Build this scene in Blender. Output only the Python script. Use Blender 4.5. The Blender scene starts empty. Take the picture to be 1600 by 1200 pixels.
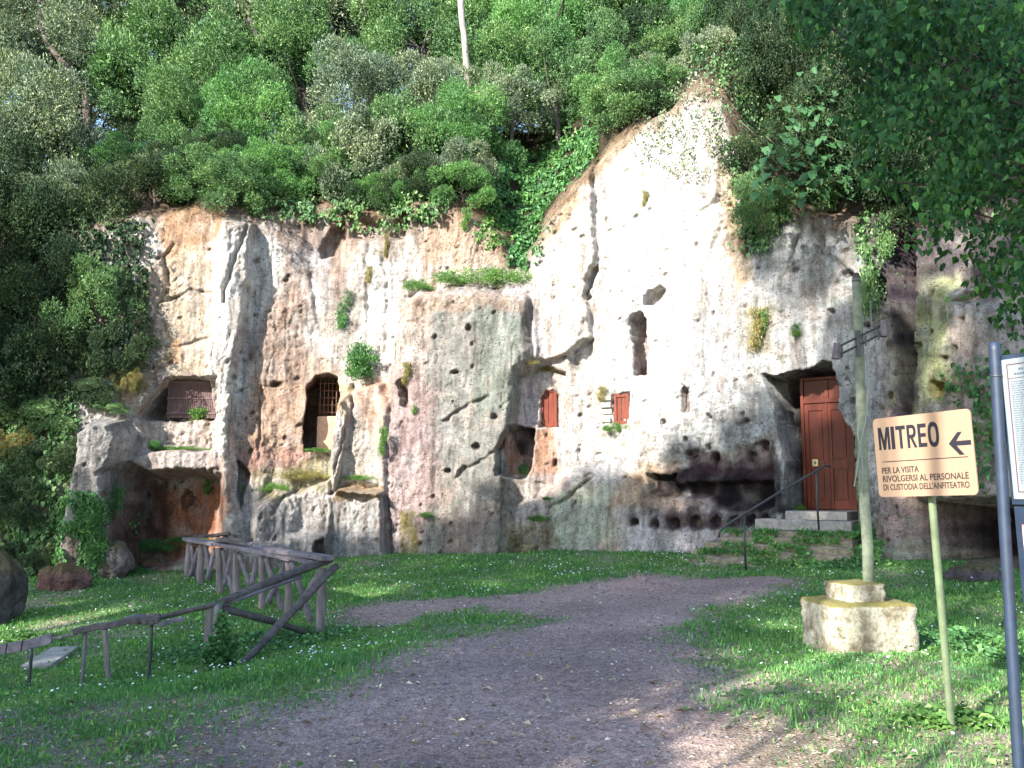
import bpy, math, random
import numpy as np
from mathutils import Vector, Matrix
random.seed(7)
RNG = np.random.default_rng(11)
S = bpy.context.scene
COL = S.collection
R = math.radians

# ------------------------------------------------------------------ camera, sky, sun, exposure
PITCH = R(6.5); FPX = 1400.0; EYE = 1.6
cam_d = bpy.data.cameras.new('camera'); cam = bpy.data.objects.new('camera', cam_d); COL.objects.link(cam)
cam.location = (0, 0, EYE); cam.rotation_euler = (R(90) + PITCH, 0, 0)
cam_d.sensor_width = 36; cam_d.lens = 36 * FPX / 1600; cam_d.clip_start = .05; cam_d.clip_end = 900
S.camera = cam
SUN_EL, SUN_AZ = R(30), R(-140)          # azimuth measured from +Y towards +X: behind the camera, to its left
w = bpy.data.worlds.new('World'); S.world = w; w.use_nodes = True
nt = w.node_tree; sky = nt.nodes.new('ShaderNodeTexSky'); sky.sky_type = 'NISHITA'; sky.sun_disc = False
sky.sun_elevation = SUN_EL; sky.sun_rotation = SUN_AZ; sky.air_density = 1.0; sky.dust_density = .6; sky.ozone_density = 2.0
nt.links.new(sky.outputs[0], nt.nodes['Background'].inputs[0]); nt.nodes['Background'].inputs[1].default_value = .13
sun_d = bpy.data.lights.new('sun', 'SUN'); sun = bpy.data.objects.new('sun', sun_d); COL.objects.link(sun)
sun_d.energy = 4.1; sun_d.angle = R(.53); sun_d.color = (1, .955, .885)
sdir = Vector((math.sin(SUN_AZ) * math.cos(SUN_EL), math.cos(SUN_AZ) * math.cos(SUN_EL), math.sin(SUN_EL)))
sun.rotation_euler = sdir.to_track_quat('Z', 'Y').to_euler(); sun.location = sdir * 40
S.view_settings.view_transform = 'Standard'; S.view_settings.look = 'None'; S.view_settings.gamma = 1
S.view_settings.use_curve_mapping = False; S.view_settings.exposure = 2.05
S.cycles.max_bounces = 6; S.cycles.transparent_max_bounces = 4

# ------------------------------------------------------------------ helpers
cp, sp = math.cos(PITCH), math.sin(PITCH)
def ray(px, py):
    a = (px - 800) / FPX; v = (600 - py) / FPX
    return np.array([a, cp - v * sp, sp + v * cp])
def at(px, py, D):                       # the point D metres ahead (along +Y) seen in that direction from the path
    d = ray(px, py); t = D / d[1]
    return Vector((d[0] * t, D, EYE + d[2] * t))
def rnd(a, b): return random.uniform(a, b)

_perm = {}
def perlin(x, y, seed=0):
    if seed not in _perm:
        r = np.random.default_rng(1000 + seed); a = r.uniform(0, 2 * math.pi, 65536)
        _perm[seed] = (np.cos(a).astype(np.float32), np.sin(a).astype(np.float32))
    gx, gy = _perm[seed]
    xi = np.floor(x).astype(np.int64); yi = np.floor(y).astype(np.int64)
    xf = x - xi; yf = y - yi
    u = xf * xf * xf * (xf * (xf * 6 - 15) + 10); v = yf * yf * yf * (yf * (yf * 6 - 15) + 10)
    def g(ix, iy, dx, dy):
        h = ((ix * 73856093) ^ (iy * 19349663)) & 65535
        h = (h ^ (h >> 7) * 31) & 65535
        return gx[h] * dx + gy[h] * dy
    a = g(xi, yi, xf, yf); b = g(xi + 1, yi, xf - 1, yf); c = g(xi, yi + 1, xf, yf - 1); d = g(xi + 1, yi + 1, xf - 1, yf - 1)
    return (a + (b - a) * u + (c - a) * v + (a - b - c + d) * u * v) * 1.5
def fbm(x, y, seed=0, o=4, gain=.5):
    r = 0; amp = 1.; f = 1.
    for k in range(o):
        r = r + amp * perlin(x * f + 17.3 * k, y * f - 9.1 * k, seed + k); amp *= gain; f *= 2.03
    return r
def sstep(a, b, x):
    t = np.clip((x - a) / (b - a), 0, 1); return t * t * (3 - 2 * t)
def sdf_poly(x, y, P):                   # positive inside
    P = np.asarray(P, float); n = len(P)
    d = np.full(x.shape, 1e9); ins = np.zeros(x.shape, bool)
    for i in range(n):
        a = P[i]; b = P[(i + 1) % n]; e = b - a
        wx = x - a[0]; wy = y - a[1]
        t = np.clip((wx * e[0] + wy * e[1]) / (e @ e + 1e-12), 0, 1)
        d = np.minimum(d, (wx - e[0] * t) ** 2 + (wy - e[1] * t) ** 2)
        c = ((a[1] > y) != (b[1] > y))
        if abs(b[1] - a[1]) > 1e-9:
            ins ^= c & (x < (b[0] - a[0]) * (y - a[1]) / (b[1] - a[1]) + a[0])
    d = np.sqrt(d); return np.where(ins, d, -d)
def d_line(x, y, P):
    P = np.asarray(P, float); d = np.full(x.shape, 1e9)
    for i in range(len(P) - 1):
        a = P[i]; e = P[i + 1] - a; wx = x - a[0]; wy = y - a[1]
        t = np.clip((wx * e[0] + wy * e[1]) / (e @ e + 1e-12), 0, 1)
        d = np.minimum(d, (wx - e[0] * t) ** 2 + (wy - e[1] * t) ** 2)
    return np.sqrt(d)

def mesh_np(name, V, F, smooth=False):   # V (n,3), F (m,k)
    V = np.ascontiguousarray(V, np.float32); F = np.ascontiguousarray(F, np.int32)
    me = bpy.data.meshes.new(name); me.vertices.add(len(V)); me.vertices.foreach_set('co', V.ravel())
    m, k = F.shape; me.loops.add(m * k); me.loops.foreach_set('vertex_index', F.ravel())
    me.polygons.add(m); me.polygons.foreach_set('loop_start', np.arange(0, m * k, k, dtype=np.int32))
    try: me.polygons.foreach_set('loop_total', np.full(m, k, np.int32))
    except Exception: pass
    me.update(calc_edges=True)
    me.polygons.foreach_set('use_smooth', np.full(m, smooth, bool))
    return me
def col_attr(me, name, C):
    a = me.attributes.new(name, 'FLOAT_COLOR', 'POINT')
    c = np.ones((len(C), 4), np.float32); c[:, :3] = C; a.data.foreach_set('color', c.ravel())
def link(name, me, m=None, parent=None):
    o = bpy.data.objects.new(name, me); COL.objects.link(o)
    if m and me and not me.materials: me.materials.append(m)
    if parent is not None: o.parent = parent
    return o
def tag(o, label=None, cat=None, group=None, kind=None):
    if label: o['label'] = label
    if cat: o['category'] = cat
    if group: o['group'] = group
    if kind: o['kind'] = kind
    return o
def empty(name, loc, rz=0):
    o = bpy.data.objects.new(name, None); COL.objects.link(o); o.location = loc; o.rotation_euler = (0, 0, rz)
    o.empty_display_size = .2
    return o

class MB:
    """collects simple solids for ONE mesh, in world coordinates relative to an origin"""
    def __init__(s, org=(0, 0, 0)): s.v = []; s.f = []; s.o = Vector(org)
    def quadmesh(s, vs, fs):
        b = len(s.v); s.v += [tuple(Vector(v) - s.o) for v in vs]; s.f += [tuple(b + i for i in f) for f in fs]
    def box(s, c, X, Y, Z, bev=0):       # c centre; X Y Z half-vectors
        c = Vector(c); X = Vector(X); Y = Vector(Y); Z = Vector(Z)
        vs = [c + X * i + Y * j + Z * k for k in (-1, 1) for j in (-1, 1) for i in (-1, 1)]
        s.quadmesh(vs, [(0, 2, 3, 1), (4, 5, 7, 6), (0, 1, 5, 4), (2, 6, 7, 3), (0, 4, 6, 2), (1, 3, 7, 5)])
    def tube(s, pts, rad, seg=8, jit=0.0, sx=1.0):
        pts = [Vector(p) for p in pts]; n = len(pts)
        if not hasattr(rad, '__len__'): rad = [rad] * n
        T = [(pts[min(i + 1, n - 1)] - pts[max(i - 1, 0)]).normalized() for i in range(n)]
        u = T[0].orthogonal().normalized(); vs = []
        for i in range(n):
            u = (u - T[i] * u.dot(T[i])).normalized(); vv = T[i].cross(u)
            for k in range(seg):
                a = 2 * math.pi * k / seg; r = rad[i] * (1 + rnd(-jit, jit))
                vs.append(pts[i] + (u * math.cos(a) * sx + vv * math.sin(a)) * r)
        fs = [(i * seg + k, i * seg + (k + 1) % seg, (i + 1) * seg + (k + 1) % seg, (i + 1) * seg + k) for i in range(n - 1) for k in range(seg)]
        fs.append(tuple(range(seg))[::-1]); fs.append(tuple((n - 1) * seg + k for k in range(seg)))
        s.quadmesh(vs, fs)
    def log(s, a, b, r0, r1=None, seg=9, bend=.02, n=7, jit=.08, flat=1.0):
        a = Vector(a); b = Vector(b); r1 = r0 if r1 is None else r1; L = (b - a).length
        w1 = Vector((rnd(-1, 1), rnd(-1, 1), rnd(-1, 1))) * bend * L
        pts = [a.lerp(b, i / (n - 1)) + w1 * math.sin(math.pi * i / (n - 1)) + Vector((rnd(-1, 1), rnd(-1, 1), rnd(-1, 1))) * bend * .12 * L for i in range(n)]
        s.tube(pts, [(r0 + (r1 - r0) * i / (n - 1)) * rnd(.93, 1.07) for i in range(n)], seg, jit, flat)
    def build(s, name, m, parent=None, smooth=False, bevel=0):
        me = bpy.data.meshes.new(name); me.from_pydata(s.v, [], s.f); me.update()
        if smooth: me.polygons.foreach_set('use_smooth', [True] * len(me.polygons))
        o = link(name, me, m, parent)
        if parent is None: o.location = s.o
        if bevel:
            b = o.modifiers.new('bevel', 'BEVEL'); b.width = bevel; b.segments = 2; b.limit_method = 'ANGLE'
        return o

# ------------------------------------------------------------------ materials
def new_mat(name):
    m = bpy.data.materials.new(name); m.use_nodes = True; n = m.node_tree
    return m, n, n.nodes['Principled BSDF']
def nd(n, t, **k):
    x = n.nodes.new('ShaderNode' + t)
    for a, b in k.items():
        if a in x.inputs: x.inputs[a].default_value = b
        else: setattr(x, a, b)
    return x
def ramp(n, src, stops):
    r = n.nodes.new('ShaderNodeValToRGB'); e = r.color_ramp.elements
    e[0].position, e[0].color = stops[0][0], (*stops[0][1], 1)
    e[1].position, e[1].color = stops[-1][0], (*stops[-1][1], 1)
    for p, c in stops[1:-1]:
        x = e.new(p); x.color = (*c, 1)
    n.links.new(src, r.inputs[0]); return r.outputs[0]
def mixc(n, fac, a, b, mode='MIX'):
    x = n.nodes.new('ShaderNodeMix'); x.data_type = 'RGBA'; x.blend_type = mode
    for v, i in ((fac, 0), (a, 6), (b, 7)):
        if hasattr(v, 'is_linked') or hasattr(v, 'links'): n.links.new(v, x.inputs[i])
        else: x.inputs[i].default_value = v if i == 0 else (*v, 1)
    return x.outputs[2]
def bump(n, bs, src, dist, strength=1.0, prev=None):
    b = nd(n, 'Bump', Strength=strength, Distance=dist); n.links.new(src, b.inputs['Height'])
    if prev: n.links.new(prev, b.inputs['Normal'])
    n.links.new(b.outputs[0], bs.inputs['Normal']); return b.outputs[0]

def rock_mat(name='tuff', attr='col'):
    m, n, b = new_mat(name)
    tc = nd(n, 'TexCoord'); co = tc.outputs['Object']
    at_ = nd(n, 'Attribute', attribute_name=attr)
    base = at_.outputs['Color']
    n1 = nd(n, 'TexNoise', Scale=5.5, Detail=9, Roughness=.72); n.links.new(co, n1.inputs['Vector'])
    n2 = nd(n, 'TexNoise', Scale=34, Detail=6, Roughness=.75); n.links.new(co, n2.inputs['Vector'])
    vo = nd(n, 'TexVoronoi', Scale=16, Randomness=1.0); n.links.new(co, vo.inputs['Vector'])
    vo2 = nd(n, 'TexVoronoi', Scale=46, Randomness=1.0); n.links.new(co, vo2.inputs['Vector'])
    c1 = mixc(n, .75, base, ramp(n, n1.outputs[0], [(.32, (.36, .32, .29)), (.5, (1, 1, 1)), (.66, (1.35, 1.33, 1.3))]), 'MULTIPLY')
    c2 = mixc(n, .8, c1, ramp(n, n2.outputs[0], [(.3, (.42, .39, .38)), (.47, (1, 1, 1)), (.7, (1.25, 1.25, 1.25))]), 'MULTIPLY')
    spot = ramp(n, vo2.outputs['Distance'], [(.12, (.35, .3, .28)), (.24, (1, 1, 1))])
    c3 = mixc(n, .6, c2, spot, 'MULTIPLY')
    mp = nd(n, 'Mapping'); mp.inputs['Scale'].default_value = (13, 13, 21); mp.inputs['Rotation'].default_value = (0, .35, 0); n.links.new(co, mp.inputs[0])
    vo3 = nd(n, 'TexVoronoi', Scale=1.0, Randomness=1.0); n.links.new(mp.outputs[0], vo3.inputs['Vector'])
    rs = nd(n, 'SeparateColor'); n.links.new(vo3.outputs['Color'], rs.inputs[0]); th = nd(n, 'Math', operation='MULTIPLY'); n.links.new(rs.outputs[0], th.inputs[0]); th.inputs[1].default_value = .34
    pm = nd(n, 'Math', operation='MULTIPLY'); n.links.new(th.outputs[0], pm.inputs[0]); n.links.new(ramp(n, n1.outputs[0], [(.40, (.25, .25, .25)), (.62, (1.15, 1.15, 1.15))]), pm.inputs[1]); th = pm
    df = nd(n, 'Math', operation='SUBTRACT'); n.links.new(vo3.outputs['Distance'], df.inputs[0]); n.links.new(th.outputs[0], df.inputs[1])
    pore = ramp(n, df.outputs[0], [(.0, (0, 0, 0)), (.07, (1, 1, 1))]); c3 = mixc(n, .75, c3, ramp(n, df.outputs[0], [(.0, (.22, .18, .17)), (.06, (1, 1, 1))]), 'MULTIPLY')  # pores darkened in the colour to stand for shade inside the holes
    mp2 = nd(n, 'Mapping'); mp2.inputs['Scale'].default_value = (7, 7, .7); n.links.new(co, mp2.inputs[0]); n3 = nd(n, 'TexNoise', Scale=1, Detail=7, Roughness=.65); n.links.new(mp2.outputs[0], n3.inputs['Vector'])
    c3 = mixc(n, .6, c3, ramp(n, n3.outputs[0], [(.36, (.45, .38, .34)), (.5, (1, 1, 1)), (.62, (1.25, 1.25, 1.25))]), 'MULTIPLY')
    n4 = nd(n, 'TexNoise', Scale=95, Detail=4, Roughness=.8); n.links.new(co, n4.inputs['Vector'])
    c3 = mixc(n, .7, c3, ramp(n, n4.outputs[0], [(.34, (.45, .42, .42)), (.5, (1, 1, 1)), (.64, (1.3, 1.3, 1.32))]), 'MULTIPLY')
    n.links.new(c3, b.inputs['Base Color']); b.inputs['Roughness'].default_value = .95
    b.inputs['Specular IOR Level'].default_value = .15
    h1 = ramp(n, vo.outputs['Distance'], [(.0, (0, 0, 0)), (.28, (1, 1, 1))])
    p = bump(n, b, n1.outputs[0], .16, 1.0)
    p = bump(n, b, h1, .02, .5, p); p = bump(n, b, pore, .05, 1.0, p)
    p = bump(n, b, n2.outputs[0], .045, 1.0, p)
    return m
def leaf_mat(name, c1, c2, c3, rough=.55, trans=.3, spec=.35):
    m, n, b = new_mat(name)
    g = nd(n, 'NewGeometry'); tc = nd(n, 'TexCoord')
    nz = nd(n, 'TexNoise', Scale=1.1, Detail=2); n.links.new(tc.outputs['Object'], nz.inputs['Vector'])
    a = ramp(n, g.outputs['Random Per Island'], [(0, c1), (.5, c2), (.93, c3), (1, tuple(min(1, x * 2.0) for x in c3))])
    c = mixc(n, .6, a, ramp(n, nz.outputs[0], [(.35, (.6, .72, .75)), (.65, (1.3, 1.2, .85))]), 'MULTIPLY')
    n.links.new(c, b.inputs['Base Color']); b.inputs['Roughness'].default_value = rough; b.inputs['Specular IOR Level'].default_value = spec
    t = nd(n, 'BsdfTranslucent'); tcn = mixc(n, 1.0, c, (1.1, 1.5, .45), 'MULTIPLY'); n.links.new(tcn, t.inputs[0])
    mx = nd(n, 'MixShader', Fac=trans); n.links.new(b.outputs[0], mx.inputs[1]); n.links.new(t.outputs[0], mx.inputs[2])
    n.links.new(mx.outputs[0], n.nodes['Material Output'].inputs[0]); return m
def wood_mat(name, c1, c2, scale=(6, 6, 60), rough=.8, bd=.004):
    m, n, b = new_mat(name); tc = nd(n, 'TexCoord'); mp = nd(n, 'Mapping'); mp.inputs['Scale'].default_value = scale
    n.links.new(tc.outputs['Object'], mp.inputs[0])
    z = nd(n, 'TexNoise', Scale=1.0, Detail=8, Roughness=.7); n.links.new(mp.outputs[0], z.inputs['Vector'])
    z2 = nd(n, 'TexNoise', Scale=3.0, Detail=4); n.links.new(tc.outputs['Object'], z2.inputs['Vector'])
    c = ramp(n, z.outputs[0], [(.3, c1), (.7, c2)])
    c = mixc(n, .6, c, ramp(n, z2.outputs[0], [(.3, (.6, .6, .6)), (.7, (1.3, 1.3, 1.3))]), 'MULTIPLY')
    n.links.new(c, b.inputs['Base Color']); b.inputs['Roughness'].default_value = rough; b.inputs['Specular IOR Level'].default_value = .2
    bump(n, b, z.outputs[0], bd * 2, 1.0); return m
def plain_mat(name, c, rough=.6, metal=0, var=.25, sc=8.0, bd=.002):
    m, n, b = new_mat(name); tc = nd(n, 'TexCoord')
    z = nd(n, 'TexNoise', Scale=sc, Detail=7, Roughness=.65); n.links.new(tc.outputs['Object'], z.inputs['Vector'])
    f = ramp(n, z.outputs[0], [(.3, tuple(x * (1 - var) for x in c)), (.7, tuple(min(1, x * (1 + var)) for x in c))])
    n.links.new(f, b.inputs['Base Color']); b.inputs['Roughness'].default_value = rough; b.inputs['Metallic'].default_value = metal
    if bd: bump(n, b, z.outputs[0], bd)
    return m

M = {}
M['rock'] = rock_mat()
M['oak_grey'] = leaf_mat('holm_oak_leaves_grey', (.065, .095, .058), (.145, .19, .125), (.27, .31, .22), .55, .14, .2)
M['oak_green'] = leaf_mat('oak_leaves_green', (.04, .10, .035), (.09, .18, .068), (.18, .27, .13), .55, .18, .2)
M['oak_bright'] = leaf_mat('oak_leaves_fresh', (.055, .14, .045), (.10, .225, .08), (.19, .33, .14), .55, .28, .2)
M['oak_dark'] = leaf_mat('oak_leaves_dark', (.018, .038, .02), (.032, .06, .03), (.06, .09, .045), .6, .12, .1)
M['ivy'] = leaf_mat('ivy_leaves', (.03, .095, .03), (.06, .155, .05), (.11, .24, .085), .5, .22, .25)
M['near_leaf'] = leaf_mat('glossy_leaves', (.013, .05, .015), (.026, .088, .024), (.07, .17, .045), .5, .22, .22)
M['fig_leaf'] = leaf_mat('broad_leaves', (.028, .085, .035), (.045, .12, .05), (.07, .16, .07), .55, .25, .25)
M['herb'] = leaf_mat('herb_leaves', (.055, .13, .03), (.09, .19, .05), (.15, .25, .08), .6, .25, .2)
M['herb_dry'] = leaf_mat('dry_herb', (.16, .13, .05), (.22, .19, .08), (.3, .26, .12), .7, .3)
M['grass'] = leaf_mat('grass_blades', (.055, .17, .05), (.10, .25, .08), (.21, .34, .13), .6, .33, .2)
M['bark'] = wood_mat('bark', (.05, .04, .032), (.17, .14, .12), (9, 9, 2.5), .95, .02)
M['bark_pale'] = wood_mat('bark_pale', (.16, .14, .12), (.38, .34, .3), (9, 9, 2.5), .95, .02)
M['rail'] = wood_mat('weathered_timber', (.09, .075, .085), (.24, .21, .23), (14, 14, 14), .9, .006)
M['rail_dark'] = wood_mat('dark_timber', (.05, .042, .04), (.16, .135, .125), (14, 14, 14), .85, .006)  # timber in a darker tone
M['post'] = wood_mat('timber_post', (.11, .09, .085), (.27, .23, .22), (20, 20, 3), .9, .006)
M['door'] = wood_mat('varnished_wood', (.055, .011, .006), (.135, .026, .013), (18, 18, 2.0), .38, .001)
M['shutter'] = wood_mat('orange_wood', (.10, .022, .012), (.18, .042, .022), (18, 18, 2.0), .5, .001)
M['iron'] = plain_mat('painted_iron', (.045, .05, .052), .45, .3, .3, 20)
M['rust'] = plain_mat('rusty_iron', (.16, .075, .05), .8, .1, .4, 30)
M['pole'] = plain_mat('green_galvanised_pole', (.15, .19, .10), .6, .1, .25, 10)
M['pole2'] = plain_mat('algae_stained_wood_pole', (.17, .19, .13), .85, 0, .4, 14)
M['bluepaint'] = plain_mat('dark_blue_paint', (.014, .026, .05), .55, 0, .25, 12, .0008)
M['white'] = plain_mat('white_board', (.19, .215, .235), .85, 0, .04, 5, 0)
M['redline'] = plain_mat('dark_red_print', (.08, .015, .015), .5, 0, .1, 5, 0)
M['greyprint'] = plain_mat('grey_print', (.055, .08, .09), .5, 0, .1, 5, 0)
M['black'] = plain_mat('black_print', (.006, .005, .012), .9, 0, .2, 30, 0)
M['brownprint'] = plain_mat('faded_brown_print', (.025, .015, .013), .6, 0, .3, 60, 0)
M['concrete'] = plain_mat('old_concrete', (.27, .255, .215), .9, 0, .4, 7, .02)
M['stonestep'] = plain_mat('worn_step_stone', (.21, .175, .115), .95, 0, .5, 9, .03)
M['sill'] = plain_mat('pale_threshold_stone', (.27, .245, .21), .85, 0, .35, 12, .01)
M['petal'] = plain_mat('white_petals', (.75, .75, .72), .7, 0, .05, 5, 0)
M['litter'] = leaf_mat('dead_leaves', (.12, .08, .05), (.26, .19, .14), (.48, .42, .34), .8, .1)
M['pebble'] = leaf_mat('pebble_stone', (.14, .12, .12), (.22, .19, .19), (.36, .33, .32), .8, 0)
M['cable'] = plain_mat('grey_cable', (.22, .24, .2), .6, 0, .1, 5, 0)

# sign face: pale orange paint, a bit blotchy
m, n, b = new_mat('faded_orange_board'); tc = nd(n, 'TexCoord')
z = nd(n, 'TexNoise', Scale=7, Detail=5, Roughness=.6); n.links.new(tc.outputs['Object'], z.inputs['Vector'])
mp = nd(n, 'Mapping'); mp.inputs['Scale'].default_value = (40, 40, 1.5); n.links.new(tc.outputs['Object'], mp.inputs[0])
z2 = nd(n, 'TexNoise', Scale=1, Detail=3); n.links.new(mp.outputs[0], z2.inputs['Vector'])
c = mixc(n, z.outputs[0], (.27, .175, .11), (.28, .20, .14)); c = mixc(n, .35, c, ramp(n, z2.outputs[0], [(.3, (.85, .82, .8)), (.7, (1.1, 1.1, 1.05))]), 'MULTIPLY')
n.links.new(c, b.inputs['Base Color']); b.inputs['Roughness'].default_value = .8; b.inputs['Specular IOR Level'].default_value = .2; M['board'] = m

# ------------------------------------------------------------------ ground heights
G_CTRL = [(800, 1200, 5.1, 0), (400, 1200, 5.1, 0), (1200, 1200, 5.1, .02), (0, 1200, 5.3, -.02), (1600, 1200, 5.1, .03)]
def zof(px, py, D): p = at(px, py, D); return (p.x, p.y, p.z)
gp = [(at(a, b, D).x, D, z) for a, b, D, z in G_CTRL]
gp += [zof(*q) for q in [(800, 1010, 9.0), (620, 1010, 8.8), (1050, 1010, 9.0), (1050, 950, 11.6), (860, 915, 14.5), (650, 864, 19.2), (1000, 863, 18.4), (1165, 890, 15.8),
     (500, 866, 19.8), (330, 905, 18), (150, 915, 17.3), (500, 990, 11.5), (335, 1052, 9.7), (230, 1062, 9.4), (45, 1075, 9.2), (0, 1015, 12.2), (60, 930, 16.5), (0, 1110, 7.2),
     (1370, 1026, 8.5), (1487, 1140, 5.95), (1260, 1026, 8.4), (1550, 985, 10.4), (1350, 900, 13.8), (600, 935, 13.6)]]
gp += [(0, 0, 0), (-6, 0, 0), (6, 0, 0), (-14, 10, -.5), (-14, 18, -.4), (10, 12, .3), (11, 6, .1), (0, 24, .3), (8, 22, .5), (-10, 24, 0)]
gp = np.array(gp)
def tps(r2): return np.where(r2 > 0, .5 * r2 * np.log(np.maximum(r2, 1e-12)), 0)
_n = len(gp); _d2 = ((gp[:, None, :2] - gp[None, :, :2]) ** 2).sum(-1)
_A = np.zeros((_n + 3, _n + 3)); _A[:_n, :_n] = tps(_d2) + np.eye(_n) * .15
_A[:_n, _n] = 1; _A[:_n, _n + 1:] = gp[:, :2]; _A[_n, :_n] = 1; _A[_n + 1:, :_n] = gp[:, :2].T
_w = np.linalg.solve(_A, np.concatenate([gp[:, 2], np.zeros(3)]))
def gz(x, y):
    x = np.asarray(x, float); y = np.asarray(y, float); shp = x.shape; x = x.ravel(); y = y.ravel()
    xc = np.clip(x, -14, 11); yc = np.clip(y, -2, 24); z = np.full(x.shape, _w[_n]) + _w[_n + 1] * xc + _w[_n + 2] * yc
    for i in range(_n): z += _w[i] * tps((xc - gp[i, 0]) ** 2 + (yc - gp[i, 1]) ** 2)
    z += .03 * perlin(x * .9, y * .9, 40) + .012 * perlin(x * 3.1, y * 3.1, 41)
    return z.reshape(shp)
def G(px, py):
    d = ray(px, py); z = 0.
    for _ in range(12):
        t = (z - EYE) / d[2] if d[2] < -1e-4 else 40
        t = min(max(t, 1), 40); z = .5 * z + .5 * float(gz(d[0] * t, d[1] * t))
    t = min((z - EYE) / d[2], 40); return Vector((d[0] * t, d[1] * t, z))
def PG(P): return [tuple(G(*p)[:2]) for p in P]

path_poly = PG([(300, 1230), (420, 1130), (520, 1095), (600, 1050), (660, 1012), (790, 985), (860, 968), (720, 955), (640, 982), (560, 975), (545, 955), (640, 938), (760, 938), (850, 925), (940, 905), (1010, 900), (1130, 903),
    (1215, 903), (1235, 915), (1120, 950), (1060, 985), (1110, 1045), (1100, 1100), (1200, 1140), (1290, 1175), (1330, 1240)])
tongue_poly = PG([(560, 1042), (620, 1000), (700, 980), (770, 965), (740, 948), (640, 968), (560, 985)])
litter_poly = PG([(-150, 1105), (100, 1105), (250, 1115), (420, 1100), (380, 1240), (-300, 1260)])
dry_poly = PG([(1150, 1140), (1270, 1150), (1380, 1200), (1420, 1250), (1100, 1250)])
def grass_d(x, y):
    wx = x + .25 * perlin(x * 1.1, y * 1.1, 50) + .12 * perlin(x * 4, y * 4, 51); wy = y + .3 * perlin(x * 1.1, y * 1.1, 52) + .12 * perlin(x * 4, y * 4, 53)
    g = 1 - sstep(-.75, .30, sdf_poly(wx, wy, path_poly) + .22 * perlin(x * 7, y * 7, 58))
    g = np.maximum(g, .8 * sstep(-.05, .3, sdf_poly(wx, wy, tongue_poly)))
    l = sstep(-.5, .4, sdf_poly(wx, wy, litter_poly)); g = g * (1 - .62 * l * (perlin(x * 2.2, y * 2.2, 54) < .15))
    g = g * np.clip(.86 + .75 * perlin(x * .8, y * .8, 55), .3, 1)
    g = g * (1 - .7 * sstep(5.2, 6.2, x) * sstep(9, 7, y) * (perlin(x * 3, y * 3, 57) > -.1))
    return g

xs = np.concatenate([-np.geomspace(150, 14.6, 16), np.arange(-14, 11, .07), np.geomspace(11.5, 150, 16)])
ys = np.concatenate([-np.geomspace(150, 1, 16), np.arange(2, 21, .07), np.geomspace(21.5, 220, 16)])
X, Y = np.meshgrid(xs, ys); Z = gz(X, Y)
gd = grass_d(X, Y)
Z = Z + .010 * perlin(X * 9, Y * 9, 60) + .02 * gd * np.abs(perlin(X * 5, Y * 5, 61))
far = np.maximum(np.abs(X + 2) - 12, 0) + np.maximum(1 - Y, 0) + np.maximum(Y - 21, 0)
Z = Z * np.exp(-far / 6) - .3 * (1 - np.exp(-far / 6))
ny, nx = X.shape; idx = np.arange(ny * nx).reshape(ny, nx)
F = np.stack([idx[:-1, :-1], idx[:-1, 1:], idx[1:, 1:], idx[1:, :-1]], -1).reshape(-1, 4)
me = mesh_np('ground', np.stack([X, Y, Z], -1).reshape(-1, 3), F, True)
gdr = gd.ravel(); litm = sstep(-.5, .5, sdf_poly(X, Y, litter_poly)).ravel(); drym = sstep(-.4, .4, sdf_poly(X + .2 * perlin(X * 3, Y * 3, 62), Y, dry_poly)).ravel()
soil = np.array([.36, .268, .238]); soil2 = np.array([.26, .205, .18]); green = np.array([.10, .15, .055]); dry = np.array([.30, .24, .17])
C = soil * (1 - litm[:, None]) + soil2 * litm[:, None]; C = C * (1 - drym[:, None]) + dry * drym[:, None]
C = C * (1 - gdr[:, None] * .8) + green * gdr[:, None] * .8
C *= (1 + .22 * fbm(X * .7, Y * .7, 63, 4).ravel())[:, None]
col_attr(me, 'col', C)
m, n, b = new_mat('packed_earth'); tc = nd(n, 'TexCoord'); a_ = nd(n, 'Attribute', attribute_name='col')
z = nd(n, 'TexNoise', Scale=14, Detail=9, Roughness=.75); n.links.new(tc.outputs['Object'], z.inputs['Vector'])
v = nd(n, 'TexVoronoi', Scale=55); n.links.new(tc.outputs['Object'], v.inputs['Vector'])
v2 = nd(n, 'TexVoronoi', Scale=24); n.links.new(tc.outputs['Object'], v2.inputs['Vector'])
c = mixc(n, .8, a_.outputs[0], ramp(n, z.outputs[0], [(.3, (.45, .43, .42)), (.5, (1, 1, 1)), (.7, (1.5, 1.45, 1.4))]), 'MULTIPLY')
c = mixc(n, .7, c, ramp(n, v.outputs['Color'], [(.2, (.6, .57, .56)), (.8, (1.35, 1.3, 1.3))]), 'MULTIPLY')
c = mixc(n, ramp(n, v2.outputs['Distance'], [(.10, (.8, .8, .8)), (.16, (0, 0, 0))]), c, (.30, .26, .25))
n.links.new(c, b.inputs['Base Color']); b.inputs['Roughness'].default_value = .95; b.inputs['Specular IOR Level'].default_value = .15
p = bump(n, b, z.outputs[0], .03, .8); bump(n, b, v.outputs['Distance'], .014, 1.0, p)
ground = tag(link('ground', me, m), kind='structure')

# ------------------------------------------------------------------ the cliff: a curved wall surface with its own coordinates (s along, z up)
ctrl = [(-700, 26), (-300, 22), (-60, 19.2), (80, 18.6), (200, 18.9), (340, 18.9), (430, 19.4), (520, 19.8), (620, 19.6), (750, 19.3), (880, 19.2), (1000, 18.7), (1100, 18.1), (1200, 17.4), (1300, 16.7), (1380, 16.2), (1440, 15.4), (1500, 14.5), (1600, 13.6), (1750, 13.0)]
cc = np.array([((a - 800) / FPX * D, D) for a, D in ctrl] + [(12, 13), (20, 12)])
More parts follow.
